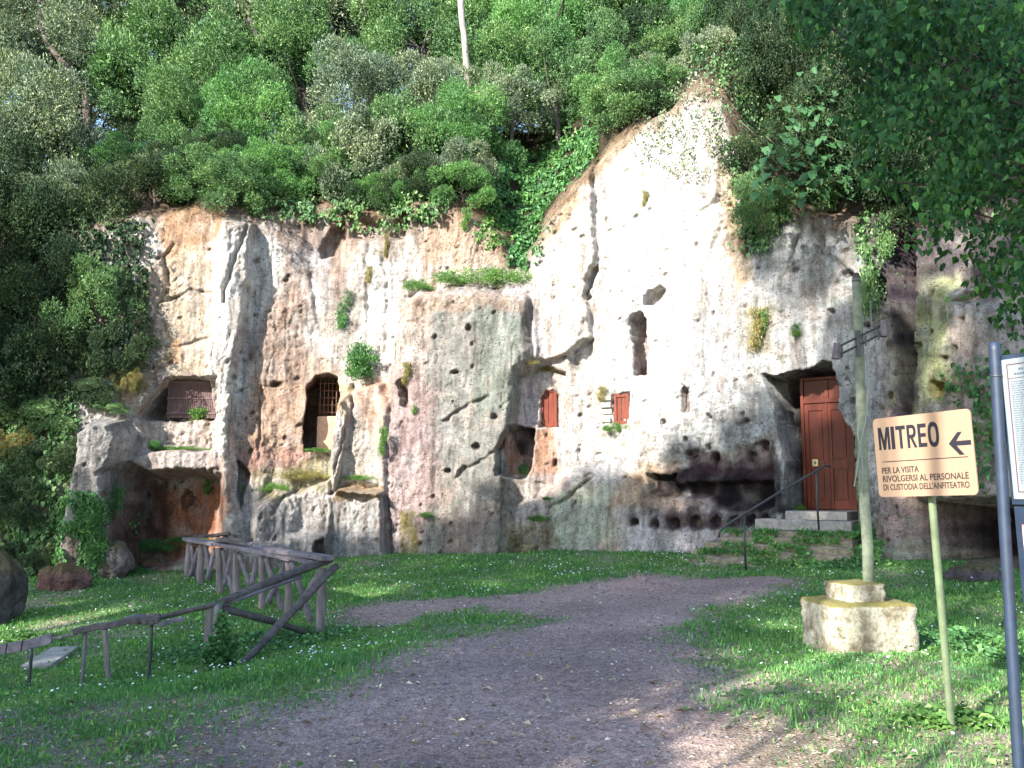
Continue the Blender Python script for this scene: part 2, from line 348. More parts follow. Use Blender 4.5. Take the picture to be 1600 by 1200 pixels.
# Chaikin smoothing then arc length
q = cc
for _ in range(3):
    a = q[:-1] * .75 + q[1:] * .25; b_ = q[:-1] * .25 + q[1:] * .75
    q = np.concatenate([q[:1], np.stack([a, b_], 1).reshape(-1, 2), q[-1:]])
CX = q; CS = np.concatenate([[0], np.cumsum(np.hypot(*np.diff(q, axis=0).T))])
_t = np.gradient(CX, CS, axis=0); _t /= np.hypot(_t[:, 0], _t[:, 1])[:, None]
_k = np.ones(9) / 9; _tn = np.stack([np.convolve(np.pad(_t[:, i], 4, 'edge'), _k, 'valid') for i in (0, 1)], 1)
def curve(s):
    x = np.interp(s, CS, CX[:, 0]); y = np.interp(s, CS, CX[:, 1]); tx = np.interp(s, CS, _tn[:, 0]); ty = np.interp(s, CS, _tn[:, 1])
    l = np.hypot(tx, ty); return x, y, tx / l, ty / l          # normal towards the viewer = (ty, -tx)
def s_of_px(px):
    ang = (px - 800) / FPX; a = CX[:, 0] / CX[:, 1]; return float(np.interp(ang, a, CS))
rim = [(-400, 6.5), (60, 7.0), (225, 7.6), (300, 8.0), (345, 7.6), (430, 7.7), (500, 7.9), (600, 7.7), (700, 7.8), (750, 7.3), (790, 6.6), (820, 6.6), (850, 7.2), (940, 9.1), (1080, 10.25), (1120, 9.8), (1160, 8.0), (1250, 6.9), (1380, 6.3), (1500, 6.0), (1750, 5.8)]
RS = np.array([s_of_px(a) for a, _ in rim]); RZ = np.array([z for _, z in rim])
CAP_S = np.array([s_of_px(a) for a in (-400, 500, 750, 950, 1300)]); CAP_Z = np.array([9.2, 9.6, 11.5, 14, 15])
def back(s, z):
    r = np.interp(s, RS, RZ); cap = np.interp(s, CAP_S, CAP_Z)
    b0 = .07 * np.clip(z, -2, None) + .035 * np.clip(z - 5, 0, None) ** 1.3
    e = np.clip(z - r, 0, None)
    return b0 + sstep(0, .5, e) * e * .9 + np.clip(z - cap, 0, None) * 6
_cs = np.linspace(0, CS[-1], 1600); _cx, _cy, _ctx, _cty = curve(_cs)
def W(px, py):
    d = ray(px, py); t = np.arange(8, 34, .05)
    x = d[0] * t; y = d[1] * t; z = EYE + d[2] * t
    dd = (x[:, None] - _cx[None]) ** 2 + (y[:, None] - _cy[None]) ** 2; j = dd.argmin(1)
    beh = -((x - _cx[j]) * _cty[j] - (y - _cy[j]) * _ctx[j])        # distance behind the curve
    f = beh - back(_cs[j], z); k = int(np.argmax(f > 0))
    return float(_cs[j[k]]), float(z[k])
def WP(P): return [W(*p) for p in P]

sv = np.concatenate([np.linspace(0, s_of_px(-25), 40, endpoint=False), np.arange(s_of_px(-25), s_of_px(1640), .029), np.linspace(s_of_px(1640) + .1, CS[-1], 50)])
zv = np.concatenate([np.arange(-1.4, 10.9, .029), np.linspace(11, 24, 50)])
SS, ZZ = np.meshgrid(sv, zv)
SW = SS + .05 * perlin(SS * 1.7, ZZ * 1.7, 1) + .025 * perlin(SS * 7, ZZ * 7, 2)
ZW = ZZ + .05 * perlin(SS * 1.7, ZZ * 1.7, 3) + .025 * perlin(SS * 7, ZZ * 7, 4)

# base relief of weathered tuff
ridged = 1 - np.abs(perlin(SS * .55, ZZ * .22, 5)) * 2
H = .20 * fbm(SS * .32, ZZ * .25, 6, 2) + .07 * fbm(SS * .9, ZZ * .55, 8, 4) + .05 * ridged
H += .05 * perlin(SS * 2.4, ZZ * .5, 9) + .018 * perlin(SS * 6, ZZ * 1.1, 10)
rough_m = np.clip(.55 + 1.0 * perlin(SS * .5, ZZ * .6, 12), .2, 1.1)
H += rough_m * (0.046 * fbm(SS * 3.2, ZZ * 2.4, 13, 4, .62) + .018 * perlin(SS * 13, ZZ * 11, 16))
crag = np.abs(fbm(SS * 1.6 + .4 * perlin(SS, ZZ, 17), ZZ * .8, 18, 3))
H -= .05 * sstep(.06, .0, crag) * sstep(.25, .5, perlin(SS * .8, ZZ * .8, 20))
sh = fbm(SS * .9, ZZ * 1.3, 21, 4); H += .05 * (np.floor(sh * 5) / 5 - sh) * 1.2          # broken, flaky faces
H += .022 * fbm(SS * 8, ZZ * 1.6, 24, 3)

def local(P, pad):
    P = np.asarray(P); x0, z0 = P.min(0) - pad; x1, z1 = P.max(0) + pad
    i0, i1 = np.searchsorted(zv, [z0, z1]); j0, j1 = np.searchsorted(sv, [x0, x1]); return slice(i0, i1), slice(j0, j1)
def feature(P, depth, soft, warp=1.0, add=True):
    P = WP(P); sl = local(P, soft + .3)
    x = SS[sl] + (SW[sl] - SS[sl]) * warp; z = ZZ[sl] + (ZW[sl] - ZZ[sl]) * warp
    d = sdf_poly(x, z, P); k = sstep(-soft * .5, soft * .5, d)
    H[sl] += depth * k
FEAT = [
 # protruding masses
 ([(616, 900), (608, 700), (622, 570), (640, 480), (660, 463), (720, 456), (825, 470), (834, 560), (814, 590), (808, 665), (798, 700), (794, 900)], .62, .42),
 ([(794, 905), (800, 800), (850, 775), (900, 735), (960, 715), (1010, 762), (1010, 800), (1210, 800), (1210, 905)], .32, .25),
 ([(512, 900), (518, 778), (545, 764), (612, 767), (618, 900)], .75, .12),
 ([(520, 770), (522, 690), (535, 630), (552, 612), (600, 600), (618, 640), (615, 770)], .4, .16),
 ([(524, 700), (526, 640), (543, 632), (556, 655), (545, 720), (530, 770)], .3, .08),
 ([(322, 600), (338, 470), (348, 345), (392, 350), (382, 480), (365, 600), (360, 720), (374, 840), (343, 840), (338, 700)], .42, .3),
 ([(385, 900), (392, 800), (430, 765), (465, 775), (520, 748), (520, 900)], .45, .12),
 ([(440, 900), (445, 835), (520, 830), (520, 900)], .3, .1),
 ([(345, 900), (348, 845), (440, 850), (440, 900)], .5, .2),
 ([(100, 960), (122, 800), (146, 680), (160, 662), (200, 662), (210, 690), (192, 735), (186, 800), (190, 880), (186, 950)], .85, .24),
 ([(205, 720), (245, 706), (340, 704), (345, 740), (300, 735), (240, 742)], .25, .12),
 ([(930, 240), (932, 420), (918, 460), (926, 532), (885, 556), (838, 568), (834, 470), (830, 410), (870, 300)], .22, .09),
 ([(1378, 290), (1402, 300), (1412, 500), (1436, 660), (1398, 660), (1390, 500)], .25, .12),
 ([(1383, 1000), (1388, 800), (1402, 770), (1445, 775), (1456, 1000)], .5, .16),
 ([(1455, 330), (1480, 330), (1470, 480), (1452, 560), (1446, 470)], .2, .08),
 ([(1470, 430), (1540, 470), (1600, 500), (1640, 700), (1600, 790), (1450, 780), (1445, 620)], .25, .2),
 # hollows
 ([(213, 646), (240, 612), (268, 588), (339, 594), (339, 654), (222, 656)], -.75, .05),
 ([(222, 656), (339, 654), (334, 702), (240, 706), (226, 690)], -.42, .06),
 ([(190, 738), (205, 727), (240, 744), (300, 737), (345, 747), (352, 860), (290, 872), (195, 900), (187, 800)], -1.05, .28),
 ([(213, 652), (238, 614), (262, 592), (262, 654)], -.9, .06),
 ([(262, 792), (262, 776), (272, 767), (284, 772), (284, 790)], -.4, .05),
 ([(372, 722), (389, 742), (380, 772), (373, 795)], -.5, .06),
 ([(476, 706), (477, 640), (481, 606), (492, 588), (512, 584), (529, 592), (529, 655), (523, 702)], -1.9, .05),
 ([(636, 600), (648, 596), (650, 625), (643, 641), (637, 636)], -.45, .04),
 ([(991, 586), (990, 540), (983, 506), (989, 493), (1000, 489), (1008, 498), (1010, 586)], -.55, .035),
 ([(1066, 643), (1066, 612), (1073, 601), (1080, 612), (1083, 643)], -.3, .035),
 ([(1010, 476), (1015, 458), (1030, 449), (1040, 457), (1036, 469), (1020, 476)], -.45, .05),
 ([(809, 667), (811, 592), (850, 573), (886, 582), (886, 668)], -.2, .04),
 ([(842, 667), (843, 622), (850, 607), (862, 607), (870, 616), (870, 668)], -.15, .03),
 ([(958, 664), (958, 617), (983, 613), (984, 664)], -.13, .03),
 ([(783, 742), (784, 705), (793, 684), (812, 672), (836, 670), (833, 722), (826, 748), (800, 748)], -.38, .06),
 ([(1012, 741), (1055, 743), (1053, 757), (1120, 752), (1205, 752), (1210, 792), (1130, 787), (1110, 776), (1015, 771)], -.38, .09),
 ([(1195, 585), (1215, 588), (1262, 577), (1282, 563), (1296, 568), (1303, 590), (1308, 640), (1328, 680), (1342, 797), (1342, 870), (1224, 870), (1226, 730), (1218, 680), (1205, 625)], -1.1, .05),
 ([(1405, 335), (1425, 322), (1446, 380), (1443, 470), (1450, 560), (1440, 645), (1424, 600), (1411, 480)], -1.1, .16),
 ([(1478, 622), (1478, 600), (1490, 594), (1500, 602), (1499, 622)], -.3, .05),
 ([(1505, 470), (1520, 460), (1545, 452), (1550, 462), (1530, 474)], -.35, .06),
 ([(1458, 790), (1640, 785), (1680, 1000), (1462, 1000), (1460, 880)], -1.9, .25),
 ([(930, 419), (937, 414), (934, 430), (927, 446), (921, 462), (917, 445)], -.35, .04),
 ([(884, 558), (926, 533), (932, 560), (920, 585), (905, 580)], -.14, .06),
 ([(490, 868), (496, 845), (512, 838), (520, 868)], -.6, .08),
 ([(1015, 730), (1060, 700), (1110, 712), (1200, 690), (1212, 745), (1012, 742)], -.14, .25),
 ([(1010, 800), (1205, 800), (1205, 825), (1010, 825)], -.08, .06),
 ([(520, 360), (535, 352), (540, 375), (528, 400), (500, 405), (497, 396)], -.3, .1),
 ([(545, 345), (640, 345), (630, 372), (550, 375)], -.3, .2),
 ([(720, 748), (735, 728), (742, 730), (728, 745)], -.15, .04),
 ([(1375, 430), (1392, 440), (1390, 480), (1372, 475)], -.6, .1),
]
for P, dpt, so in FEAT: feature(P, dpt, so)
holes = [(997, 815, 5, 5), (1027, 818, 7, 6), (1057, 818, 9, 9), (1090, 815, 9, 10), (1122, 815, 7, 9), (1152, 815, 9, 9), (1178, 812, 7, 8), (1200, 810, 6, 8),
 (1192, 695, 6, 7), (1170, 713, 7, 9), (1115, 715, 4, 9), (1075, 708, 4, 5), (1038, 660, 4, 4), (1110, 652, 4, 4), (1165, 657, 5, 4), (1105, 699, 4, 4), (1072, 686, 3, 4), (740, 522, 4, 5), (690, 533, 3, 4), (720, 587, 5, 3),
 (1297, 487, 5, 5), (1323, 428, 7, 6), (1352, 508, 5, 4), (1408, 620, 6, 6), (778, 655, 5, 4), (752, 700, 6, 5), (708, 735, 5, 4), (430, 600, 6, 4), (365, 590, 4, 4), (1460, 540, 4, 4), (1512, 545, 3, 3), (1500, 560, 3, 3), (1477, 520, 4, 4), (1520, 500, 4, 3), (1330, 625, 6, 4), (1298, 780, 4, 5), (868, 723, 3, 5)]
for x, y, a, b_ in holes:
    feature([(x + a * math.cos(t), y + b_ * math.sin(t)) for t in np.linspace(0, 6.28, 9)[:-1]], -.22, .045, .4)
CRACKS = [([(385, 355), (372, 400), (352, 460), (350, 475)], .16, .04), ([(880, 558), (905, 545), (927, 532)], .2, .03), ([(808, 670), (812, 588), (835, 578), (850, 573), (885, 585)], .10, .025), ([(783, 742), (782, 705), (795, 682), (812, 672)], .2, .03),
 ([(700, 660), (735, 640), (768, 625)], .10, .035), ([(905, 700), (908, 730), (928, 745), (890, 782), (860, 790)], .13, .035), ([(338, 430), (338, 590)], .08, .02), ([(235, 510), (245, 480), (262, 450), (258, 400), (270, 380)], .12, .03), ([(250, 472), (300, 452), (338, 458)], .08, .025),
 ([(252, 540), (290, 537), (330, 525)], .08, .025), ([(367, 600), (362, 630), (365, 655)], .10, .025), ([(407, 600), (404, 700)], .10, .025), ([(552, 600), (560, 640), (545, 690), (530, 740)], .16, .03), ([(180, 742), (200, 725), (240, 738), (300, 733), (345, 735)], .1, .03),
 ([(1100, 330), (1130, 300), (1150, 280)], .10, .04), ([(1125, 360), (1105, 430), (1112, 470)], .08, .05), ([(1170, 330), (1180, 380), (1165, 440)], .10, .05), ([(1250, 370), (1235, 410)], .12, .03), ([(1285, 370), (1290, 395), (1330, 430)], .12, .03), ([(1085, 600), (1150, 640), (1190, 665)], .04, .02),
 ([(430, 790), (440, 778), (470, 770)], .1, .03), ([(740, 735), (760, 720), (790, 700)], .08, .03), ([(410, 430), (395, 520), (385, 560)], .08, .04), ([(485, 430), (500, 520), (520, 560)], .07, .05), ([(580, 380), (578, 480), (572, 560)], .08, .05), ([(605, 400), (604, 580)], .08, .05), ([(1130, 250), (1120, 320), (1160, 370), (1170, 420)], .12, .06), ([(1460, 470), (1448, 540), (1440, 570)], .2, .04)]
for P, dpt, wd in CRACKS:
    P = WP(P); sl = local(P, .3); H[sl] -= dpt * np.exp(-(d_line(SW[sl], ZW[sl], P) / wd) ** 2)
# weathering pits
r2 = np.random.default_rng(5); NP = 3800
ps = r2.uniform(s_of_px(60), s_of_px(1630), NP); pz = r2.uniform(-.2, 9.5, NP) ** 1.0; pr = .016 + .042 * r2.random(NP) ** 5; pe = r2.uniform(.6, 1.6, NP)
keep = (perlin(ps * .45, pz * .5, 30) > -.25) | (ps > s_of_px(1150)); keep &= (perlin(ps * 1.3, pz * 1.8, 31) > .02) | (r2.random(NP) < .25)
PITD = np.zeros_like(H)
for s0, z0, r0, e in zip(ps[keep], pz[keep], pr[keep], pe[keep]):
    sl = local([(s0, z0)], r0 * 3.2); dd = ((SS[sl] - s0) / e) ** 2 + (ZZ[sl] - z0 - (SS[sl] - s0) * .3) ** 2
    PITD[sl] = np.maximum(PITD[sl], r0 * 1.7 * np.exp(-(dd / r0 ** 2) ** 2))
H -= PITD
rimz = np.interp(SS, RS, RZ); over = sstep(-.3, .6, ZZ - rimz)
H += over * .25 * fbm(SS * .8, ZZ * .8, 33, 3)
bx_, by_, tx_, ty_ = curve(SS); off = H - back(SS, ZZ + .18 * perlin(SS * 1.3, SS * 0 + 3.3, 34))
VX = bx_ + ty_ * off; VY = by_ - tx_ * off
ny, nx = SS.shape; idx = np.arange(ny * nx).reshape(ny, nx)
F = np.stack([idx[:-1, :-1], idx[:-1, 1:], idx[1:, 1:], idx[1:, :-1]], -1).reshape(-1, 4)
me = mesh_np('cliff', np.stack([VX, VY, ZZ], -1).reshape(-1, 3), F, True)

# stone colour: stains, lichen, soot, moss, plus shade painted dark in the recesses
def mixto(C, k, c): return C * (1 - k[..., None]) + np.asarray(c) * k[..., None]
C = np.zeros(SS.shape + (3,)); C[:] = (.50, .455, .40)
C = mixto(C, sstep(-.2, .5, fbm(SS * .5, ZZ * .3, 70, 3)), (.44, .41, .40))
C = mixto(C, .8 * sstep(.0, .6, fbm(SS * .8, ZZ * .25, 73, 4)), (.55, .40, .31))
C = mixto(C, .7 * sstep(.1, .5, fbm(SS * 1.5, ZZ * .35, 77, 4)), (.66, .61, .55))
def paint(P, c, k=.8, soft=.4):
    P = WP(P); sl = local(P, soft + .4)
    wk = min(1, soft / .2) ** 1.3
    x = SS[sl] + .22 * wk * perlin(SS[sl] * 1.6, ZZ[sl] * 1.0, 80) + .10 * wk * perlin(SS[sl] * 6, ZZ[sl] * 4, 81) + (SW[sl] - SS[sl]) * (1 - wk); z = ZZ[sl] + .25 * wk * perlin(SS[sl] * 1.6, ZZ[sl] * 1.0, 82) + .12 * wk * perlin(SS[sl] * 6, ZZ[sl] * 3, 83) + (ZW[sl] - ZZ[sl]) * (1 - wk)
    f = k * sstep(-soft * .6, soft * .6, sdf_poly(x, z, P)); f = f * np.clip(.85 + .5 * perlin(SS[sl] * 4, ZZ[sl] * 2.5, 84), .3, 1)
    C[sl] = mixto(C[sl], f, c)
SOOT = (.018, .014, .018)
PAINT = [
 ([(1080, 360), (1400, 300), (1400, 830), (1200, 860), (1020, 700), (1040, 500)], (.43, .455, .45), .85, .6),
 ([(830, 400), (930, 230), (1080, 130), (1140, 330), (1080, 560), (1000, 740), (900, 740), (870, 580)], (.74, .70, .63), .85, .6),
 ([(980, 300), (1090, 300), (1100, 520), (1030, 660), (960, 600)], (.70, .70, .70), .6, .5),
 ([(440, 360), (480, 560), (525, 590), (525, 700), (385, 725), (385, 600), (400, 500)], (.44, .30, .22), .7, .4),
 ([(395, 590), (520, 600), (520, 720), (385, 730)], (.44, .29, .2), .65, .3),
 ([(335, 370), (380, 380), (440, 370), (430, 480), (380, 520), (360, 720), (335, 720), (325, 560)], (.80, .77, .70), .85, .25),
 ([(575, 400), (625, 400), (620, 600), (575, 560)], (.80, .78, .72), .85, .2),
 ([(560, 480), (590, 480), (590, 540), (560, 530)], (.78, .75, .66), .8, .2),
 ([(235, 390), (340, 370), (338, 590), (255, 585), (230, 500)], (.54, .44, .31), .7, .2),
 ([(250, 325), (345, 322), (348, 372), (262, 405)], (.38, .22, .12), .85, .15),
 ([(270, 530), (285, 530), (285, 565), (255, 565)], (.42, .24, .10), .7, .1),
 ([(390, 310), (640, 310), (640, 372), (520, 392), (460, 395), (400, 365)], (.24, .17, .13), .7, .35),
 ([(665, 480), (830, 475), (812, 600), (800, 870), (650, 870), (690, 650)], (.19, .195, .175), .9, .3),  # grey buttress stone, with its shade lowered into the colour too
 ([(750, 500), (815, 500), (805, 650), (745, 640)], (.23, .275, .22), .6, .3),
 ([(640, 470), (820, 465), (820, 490), (640, 500)], (.40, .30, .22), .7, .12),
 ([(612, 560), (680, 600), (700, 760), (640, 860), (600, 860), (600, 650)], (.38, .27, .25), .75, .3),
 ([(715, 800), (790, 780), (790, 865), (700, 865)], (.34, .25, .2), .6, .25),
 ([(215, 765), (350, 747), (352, 860), (200, 890)], (.40, .17, .09), .95, .2),
 ([(190, 700), (345, 710), (345, 760), (195, 760)], (.42, .36, .34), .7, .15),
 ([(188, 750), (240, 760), (250, 870), (190, 890)], (.16, .08, .06), .8, .2),  # left side of the cave: its shade painted dark brown
 ([(225, 656), (338, 654), (332, 702), (240, 704)], (.52, .44, .38), .9, .05),
 ([(190, 560), (260, 565), (215, 640), (190, 650)], (.40, .28, .14), .7, .2),
 ([(120, 650), (215, 650), (190, 760), (130, 790)], (.27, .27, .25), .8, .15),
 ([(380, 780), (520, 760), (520, 870), (380, 870)], (.44, .42, .40), .8, .2),
 ([(370, 705), (480, 700), (480, 745), (380, 750)], (.34, .19, .15), .7, .15),
 ([(525, 690), (620, 640), (612, 760), (525, 765)], (.55, .50, .44), .7, .2),
 ([(520, 770), (612, 770), (612, 870), (520, 870)], (.34, .34, .33), .85, .12),
 ([(545, 755), (610, 757), (610, 775), (525, 785)], (.26, .17, .07), .85, .06),
 ([(390, 740), (520, 710), (520, 755), (400, 790)], (.28, .25, .12), .7, .12),
 ([(560, 600), (620, 595), (615, 680), (590, 690)], (.58, .38, .27), .8, .15),
 ([(530, 600), (560, 595), (560, 650), (530, 640)], (.45, .33, .14), .7, .12),
 ([(812, 594), (842, 590), (842, 667), (812, 667)], (.62, .54, .53), .9, .04),
 ([(845, 590), (900, 585), (900, 720), (870, 720), (845, 600)], (.74, .62, .56), .8, .1),
 ([(836, 672), (862, 672), (872, 740), (832, 745)], (.44, .23, .14), .85, .1),
 ([(785, 690), (835, 670), (832, 735), (800, 745)], (.32, .15, .10), .8, .06),
 ([(800, 668), (836, 668), (832, 712), (812, 712)], SOOT, .92, .06),
 ([(840, 740), (920, 720), (900, 760), (850, 790)], (.50, .38, .34), .7, .15),
 ([(870, 780), (960, 750), (965, 850), (870, 855)], (.50, .56, .40), .75, .2),
 ([(980, 730), (1060, 720), (1060, 800), (960, 790)], (.48, .33, .2), .7, .2),
 ([(860, 700), (990, 700), (1000, 745), (900, 760)], (.62, .60, .58), .7, .2),
 ([(800, 820), (870, 830), (900, 875), (795, 875)], (.20, .17, .07), .75, .2),
 ([(638, 800), (660, 800), (662, 870), (640, 870)], (.20, .17, .03), .9, .08),
 ([(1085, 700), (1130, 712), (1200, 690), (1205, 760), (1100, 780), (1060, 760)], (.25, .15, .12), .75, .2),
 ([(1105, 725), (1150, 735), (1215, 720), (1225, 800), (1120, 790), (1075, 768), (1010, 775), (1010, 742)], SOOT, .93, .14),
 ([(1010, 775), (1210, 785), (1210, 800), (1010, 800)], (.44, .34, .29), .8, .06),
 ([(1030, 800), (1210, 800), (1210, 825), (1060, 830)], (.22, .15, .13), .8, .1),
 ([(1000, 830), (1130, 835), (1130, 870), (980, 865)], (.66, .62, .60), .8, .12),
 ([(1255, 575), (1300, 562), (1306, 640), (1335, 700), (1340, 810), (1228, 810), (1226, 720), (1205, 620), (1205, 590)], (.045, .035, .035), .95, .06),  # doorway recess: shade painted in as near-black stone
 ([(1237, 610), (1260, 605), (1258, 790), (1240, 760)], (.26, .23, .2), .8, .05),  # inner left wall of the doorway painted paler, as if lit
 ([(1165, 480), (1210, 480), (1200, 560), (1165, 550)], (.26, .22, .11), .7, .15),
 ([(1120, 250), (1150, 250), (1160, 360), (1180, 430), (1150, 470), (1130, 360)], (.42, .30, .15), .75, .15),
 ([(1385, 320), (1450, 330), (1455, 650), (1415, 650), (1400, 500)], (.06, .05, .065), .95, .2),  # fissure: its shade painted into the rock colour
 ([(1444, 340), (1462, 340), (1455, 560), (1442, 480)], (.30, .14, .09), .85, .08),
 ([(1392, 500), (1412, 500), (1436, 640), (1402, 640)], (.40, .38, .22), .7, .1),
 ([(1463, 400), (1500, 440), (1510, 620), (1452, 650), (1455, 520)], (.42, .46, .20), .85, .2),
 ([(1500, 480), (1560, 500), (1560, 700), (1510, 660)], (.54, .44, .36), .85, .15),
 ([(1478, 595), (1500, 595), (1500, 625), (1478, 625)], (.40, .32, .05), .8, .06),
 ([(1390, 780), (1480, 780), (1470, 850), (1400, 860)], (.30, .23, .24), .7, .15),
 ([(1390, 850), (1450, 840), (1450, 960), (1395, 960)], (.34, .37, .27), .7, .12),
 ([(1458, 790), (1640, 790), (1660, 960), (1462, 980)], (.045, .038, .045), .95, .12),  # lower right hollow: shade under the overhang painted in
 ([(1330, 640), (1348, 640), (1350, 820), (1335, 820)], (.2, .2, .06), .75, .06),
 ([(930, 240), (1000, 190), (1060, 100), (1085, 130), (960, 260), (880, 350), (850, 400), (840, 380)], (.50, .38, .22), .8, .2),
 ([(660, 350), (760, 320), (800, 410), (690, 430), (650, 400)], (.44, .30, .19), .6, .3),
]
PAINT += [
 ([(984, 500), (1000, 489), (1009, 500), (1010, 586), (991, 586)], (.24, .15, .12), .9, .03), ([(1066, 643), (1066, 612), (1073, 601), (1080, 612), (1083, 643)], (.3, .22, .2), .85, .03),
 ([(476, 706), (478, 600), (495, 585), (529, 590), (529, 656), (523, 704)], (.16, .085, .06), .9, .05)]  # last one: unlit inside of the arched opening painted dark
C = mixto(C, .55 * sstep(.7, .0, ZZ + .4 * perlin(SS * 2, ZZ, 92)) * (perlin(SS * 1.2, ZZ, 93) > -.1), (.20, .20, .12))
C = mixto(C, .6 * sstep(.2, .6, fbm(SS * 3, ZZ * .45, 94, 4)), (.27, .20, .16)); C = mixto(C, .5 * sstep(.25, .6, fbm(SS * 2, ZZ * 1.8, 98, 4)), (.25, .21, .18))
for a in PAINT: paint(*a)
for x, y, a, b_ in holes[:8]:
    paint([(x - a - 3, y + b_ + 3), (x + a + 2, y + b_ + 3), (x + a - 6, y - 26), (x - a - 8, y - 26)], SOOT, .8, .05)
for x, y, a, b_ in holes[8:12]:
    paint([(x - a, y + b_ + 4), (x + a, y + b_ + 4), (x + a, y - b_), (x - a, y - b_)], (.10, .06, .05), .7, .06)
# speckled lichen and damp foot
C = mixto(C, .5 * sstep(.25, .6, fbm(SS * 5, ZZ * 4, 90, 3)) * sstep(s_of_px(1000), s_of_px(1250), SS), (.22, .25, .2))
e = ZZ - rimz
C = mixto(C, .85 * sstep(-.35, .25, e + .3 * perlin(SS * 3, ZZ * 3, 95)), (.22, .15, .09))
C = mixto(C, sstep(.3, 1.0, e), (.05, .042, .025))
C = mixto(C, .55 * sstep(0.01, .05, PITD), (.16, .12, .1))  # pits darkened inside as well
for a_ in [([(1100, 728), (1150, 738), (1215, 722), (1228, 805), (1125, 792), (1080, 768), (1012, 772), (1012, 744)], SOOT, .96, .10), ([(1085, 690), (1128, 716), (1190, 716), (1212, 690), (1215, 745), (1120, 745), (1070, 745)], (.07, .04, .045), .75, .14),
  ([(1040, 800), (1212, 800), (1212, 826), (1045, 826)], (.07, .05, .05), .7, .08), ([(1205, 590), (1255, 580), (1300, 562), (1308, 640), (1335, 700), (1342, 812), (1238, 812), (1226, 720)], (.035, .028, .028), .9, .06),  # second polygon deepens the painted shade of the doorway recess
  ([(1380, 290), (1660, 300), (1660, 455), (1540, 450), (1480, 430), (1462, 560), (1450, 650), (1415, 650), (1400, 500)], (.075, .06, .075), .88, .25), ([(1458, 790), (1680, 790), (1680, 990), (1462, 985)], (.035, .03, .038), .95, .12), ([(188, 742), (235, 760), (240, 880), (188, 900)], (.07, .04, .03), .6, .2)]: paint(*a_)  # painted shade again: fissure and rock above it, lower hollow, cave side
L_ = sstep(s_of_px(130), s_of_px(60), SS); C = mixto(C, .8 * L_, (.10, .085, .06))  # darker towards the left end
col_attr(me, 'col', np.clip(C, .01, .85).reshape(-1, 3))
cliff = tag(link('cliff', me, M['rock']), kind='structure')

def hpos(s, z, lift=0.0):                # a point on the carved surface, with normal
    j = min(max(int(np.searchsorted(sv, s)), 1), len(sv) - 2); i = min(max(int(np.searchsorted(zv, z)), 1), len(zv) - 2)
    p = Vector((VX[i, j], VY[i, j], ZZ[i, j]))
    du = Vector((VX[i, j + 1] - VX[i, j - 1], VY[i, j + 1] - VY[i, j - 1], 0)); dv = Vector((VX[i + 1, j] - VX[i - 1, j], VY[i + 1, j] - VY[i - 1, j], ZZ[i + 1, j] - ZZ[i - 1, j]))
    nn = du.cross(dv).normalized()
    if nn.y > 0: nn = -nn
    return p + nn * lift, nn
def frame(px, py, recess=0.0):           # base-wall point, outward normal, tangent (to the right)
    s, z = W(px, py); x, y, tx, ty = curve(s); n_ = Vector((float(ty), -float(tx), 0)); t = Vector((float(tx), float(ty), 0))
    p = Vector((float(x), float(y), z)) + n_ * float(-back(s, z) + recess)
    d = Vector(ray(px, py)); E_ = Vector((0, 0, EYE)); return E_ + d * ((p - E_).dot(n_) / d.dot(n_)), n_, t
def cliff_hit(px, py):
    bpy.context.view_layer.update() if not getattr(cliff_hit, 'ok', False) else None
    cliff_hit.ok = True
    d = Vector(ray(px, py)).normalized(); ok, loc, nn, _ = cliff.ray_cast(Vector((0, 0, EYE)), d)
    return (loc, nn) if ok else (None, None)
# ================================================================== OBJECTS
def shutter_like(name, label, cat, px0, px1, py0, py1, recess, m, arch=0.0, panels=1):
    """a small boarded wooden shutter filling an opening cut in the rock"""
    a, n_, t = frame(px0, (py0 + py1) / 2, recess); b_, _, _ = frame(px1, (py0 + py1) / 2, recess)
    top, _, _ = frame((px0 + px1) / 2, py0, recess); bot, _, _ = frame((px0 + px1) / 2, py1, recess)
    c = (top + bot) / 2; hw = (b_ - a).length / 2; hh = (top.z - bot.z) / 2
    root = empty(name, (c.x, c.y, c.z - hh), 0); tag(root, label, cat)
    o = root.location
    up = Vector((0, 0, 1))
    f = MB(o); th = .03
    for sx in (-1, 1): f.box(c + t * sx * (hw - .035), t * .035, n_ * th, up * hh)
    for sz in (-1, 1): f.box(c + up * sz * (hh - .04), t * (hw - .071), n_ * (th - .004), up * .04)
    f.build('frame', m, root, bevel=.004)
    k = panels
    for i in range(k):
        x = -hw + .07 + (2 * hw - .14) * (i + .5) / k; q_ = MB(o); wq = (2 * hw - .14) / k / 2 - .004
        q_.box(c + t * x - n_ * .012, t * wq, n_ * .012, up * (hh - .082)); q_.build('board', m, root, bevel=.003)
    return root
s1 = shutter_like('wooden_shutter', 'orange wooden shutter closing the small window in the pink plastered recess', 'shutter', 844, 870, 608, 667, -.27, M['shutter'], panels=2)
s2 = shutter_like('wooden_shutter', 'orange wooden shutter beside the small masonry patch, above a green fern', 'shutter', 959, 983, 615, 663, -.08, M['shutter'], panels=2)

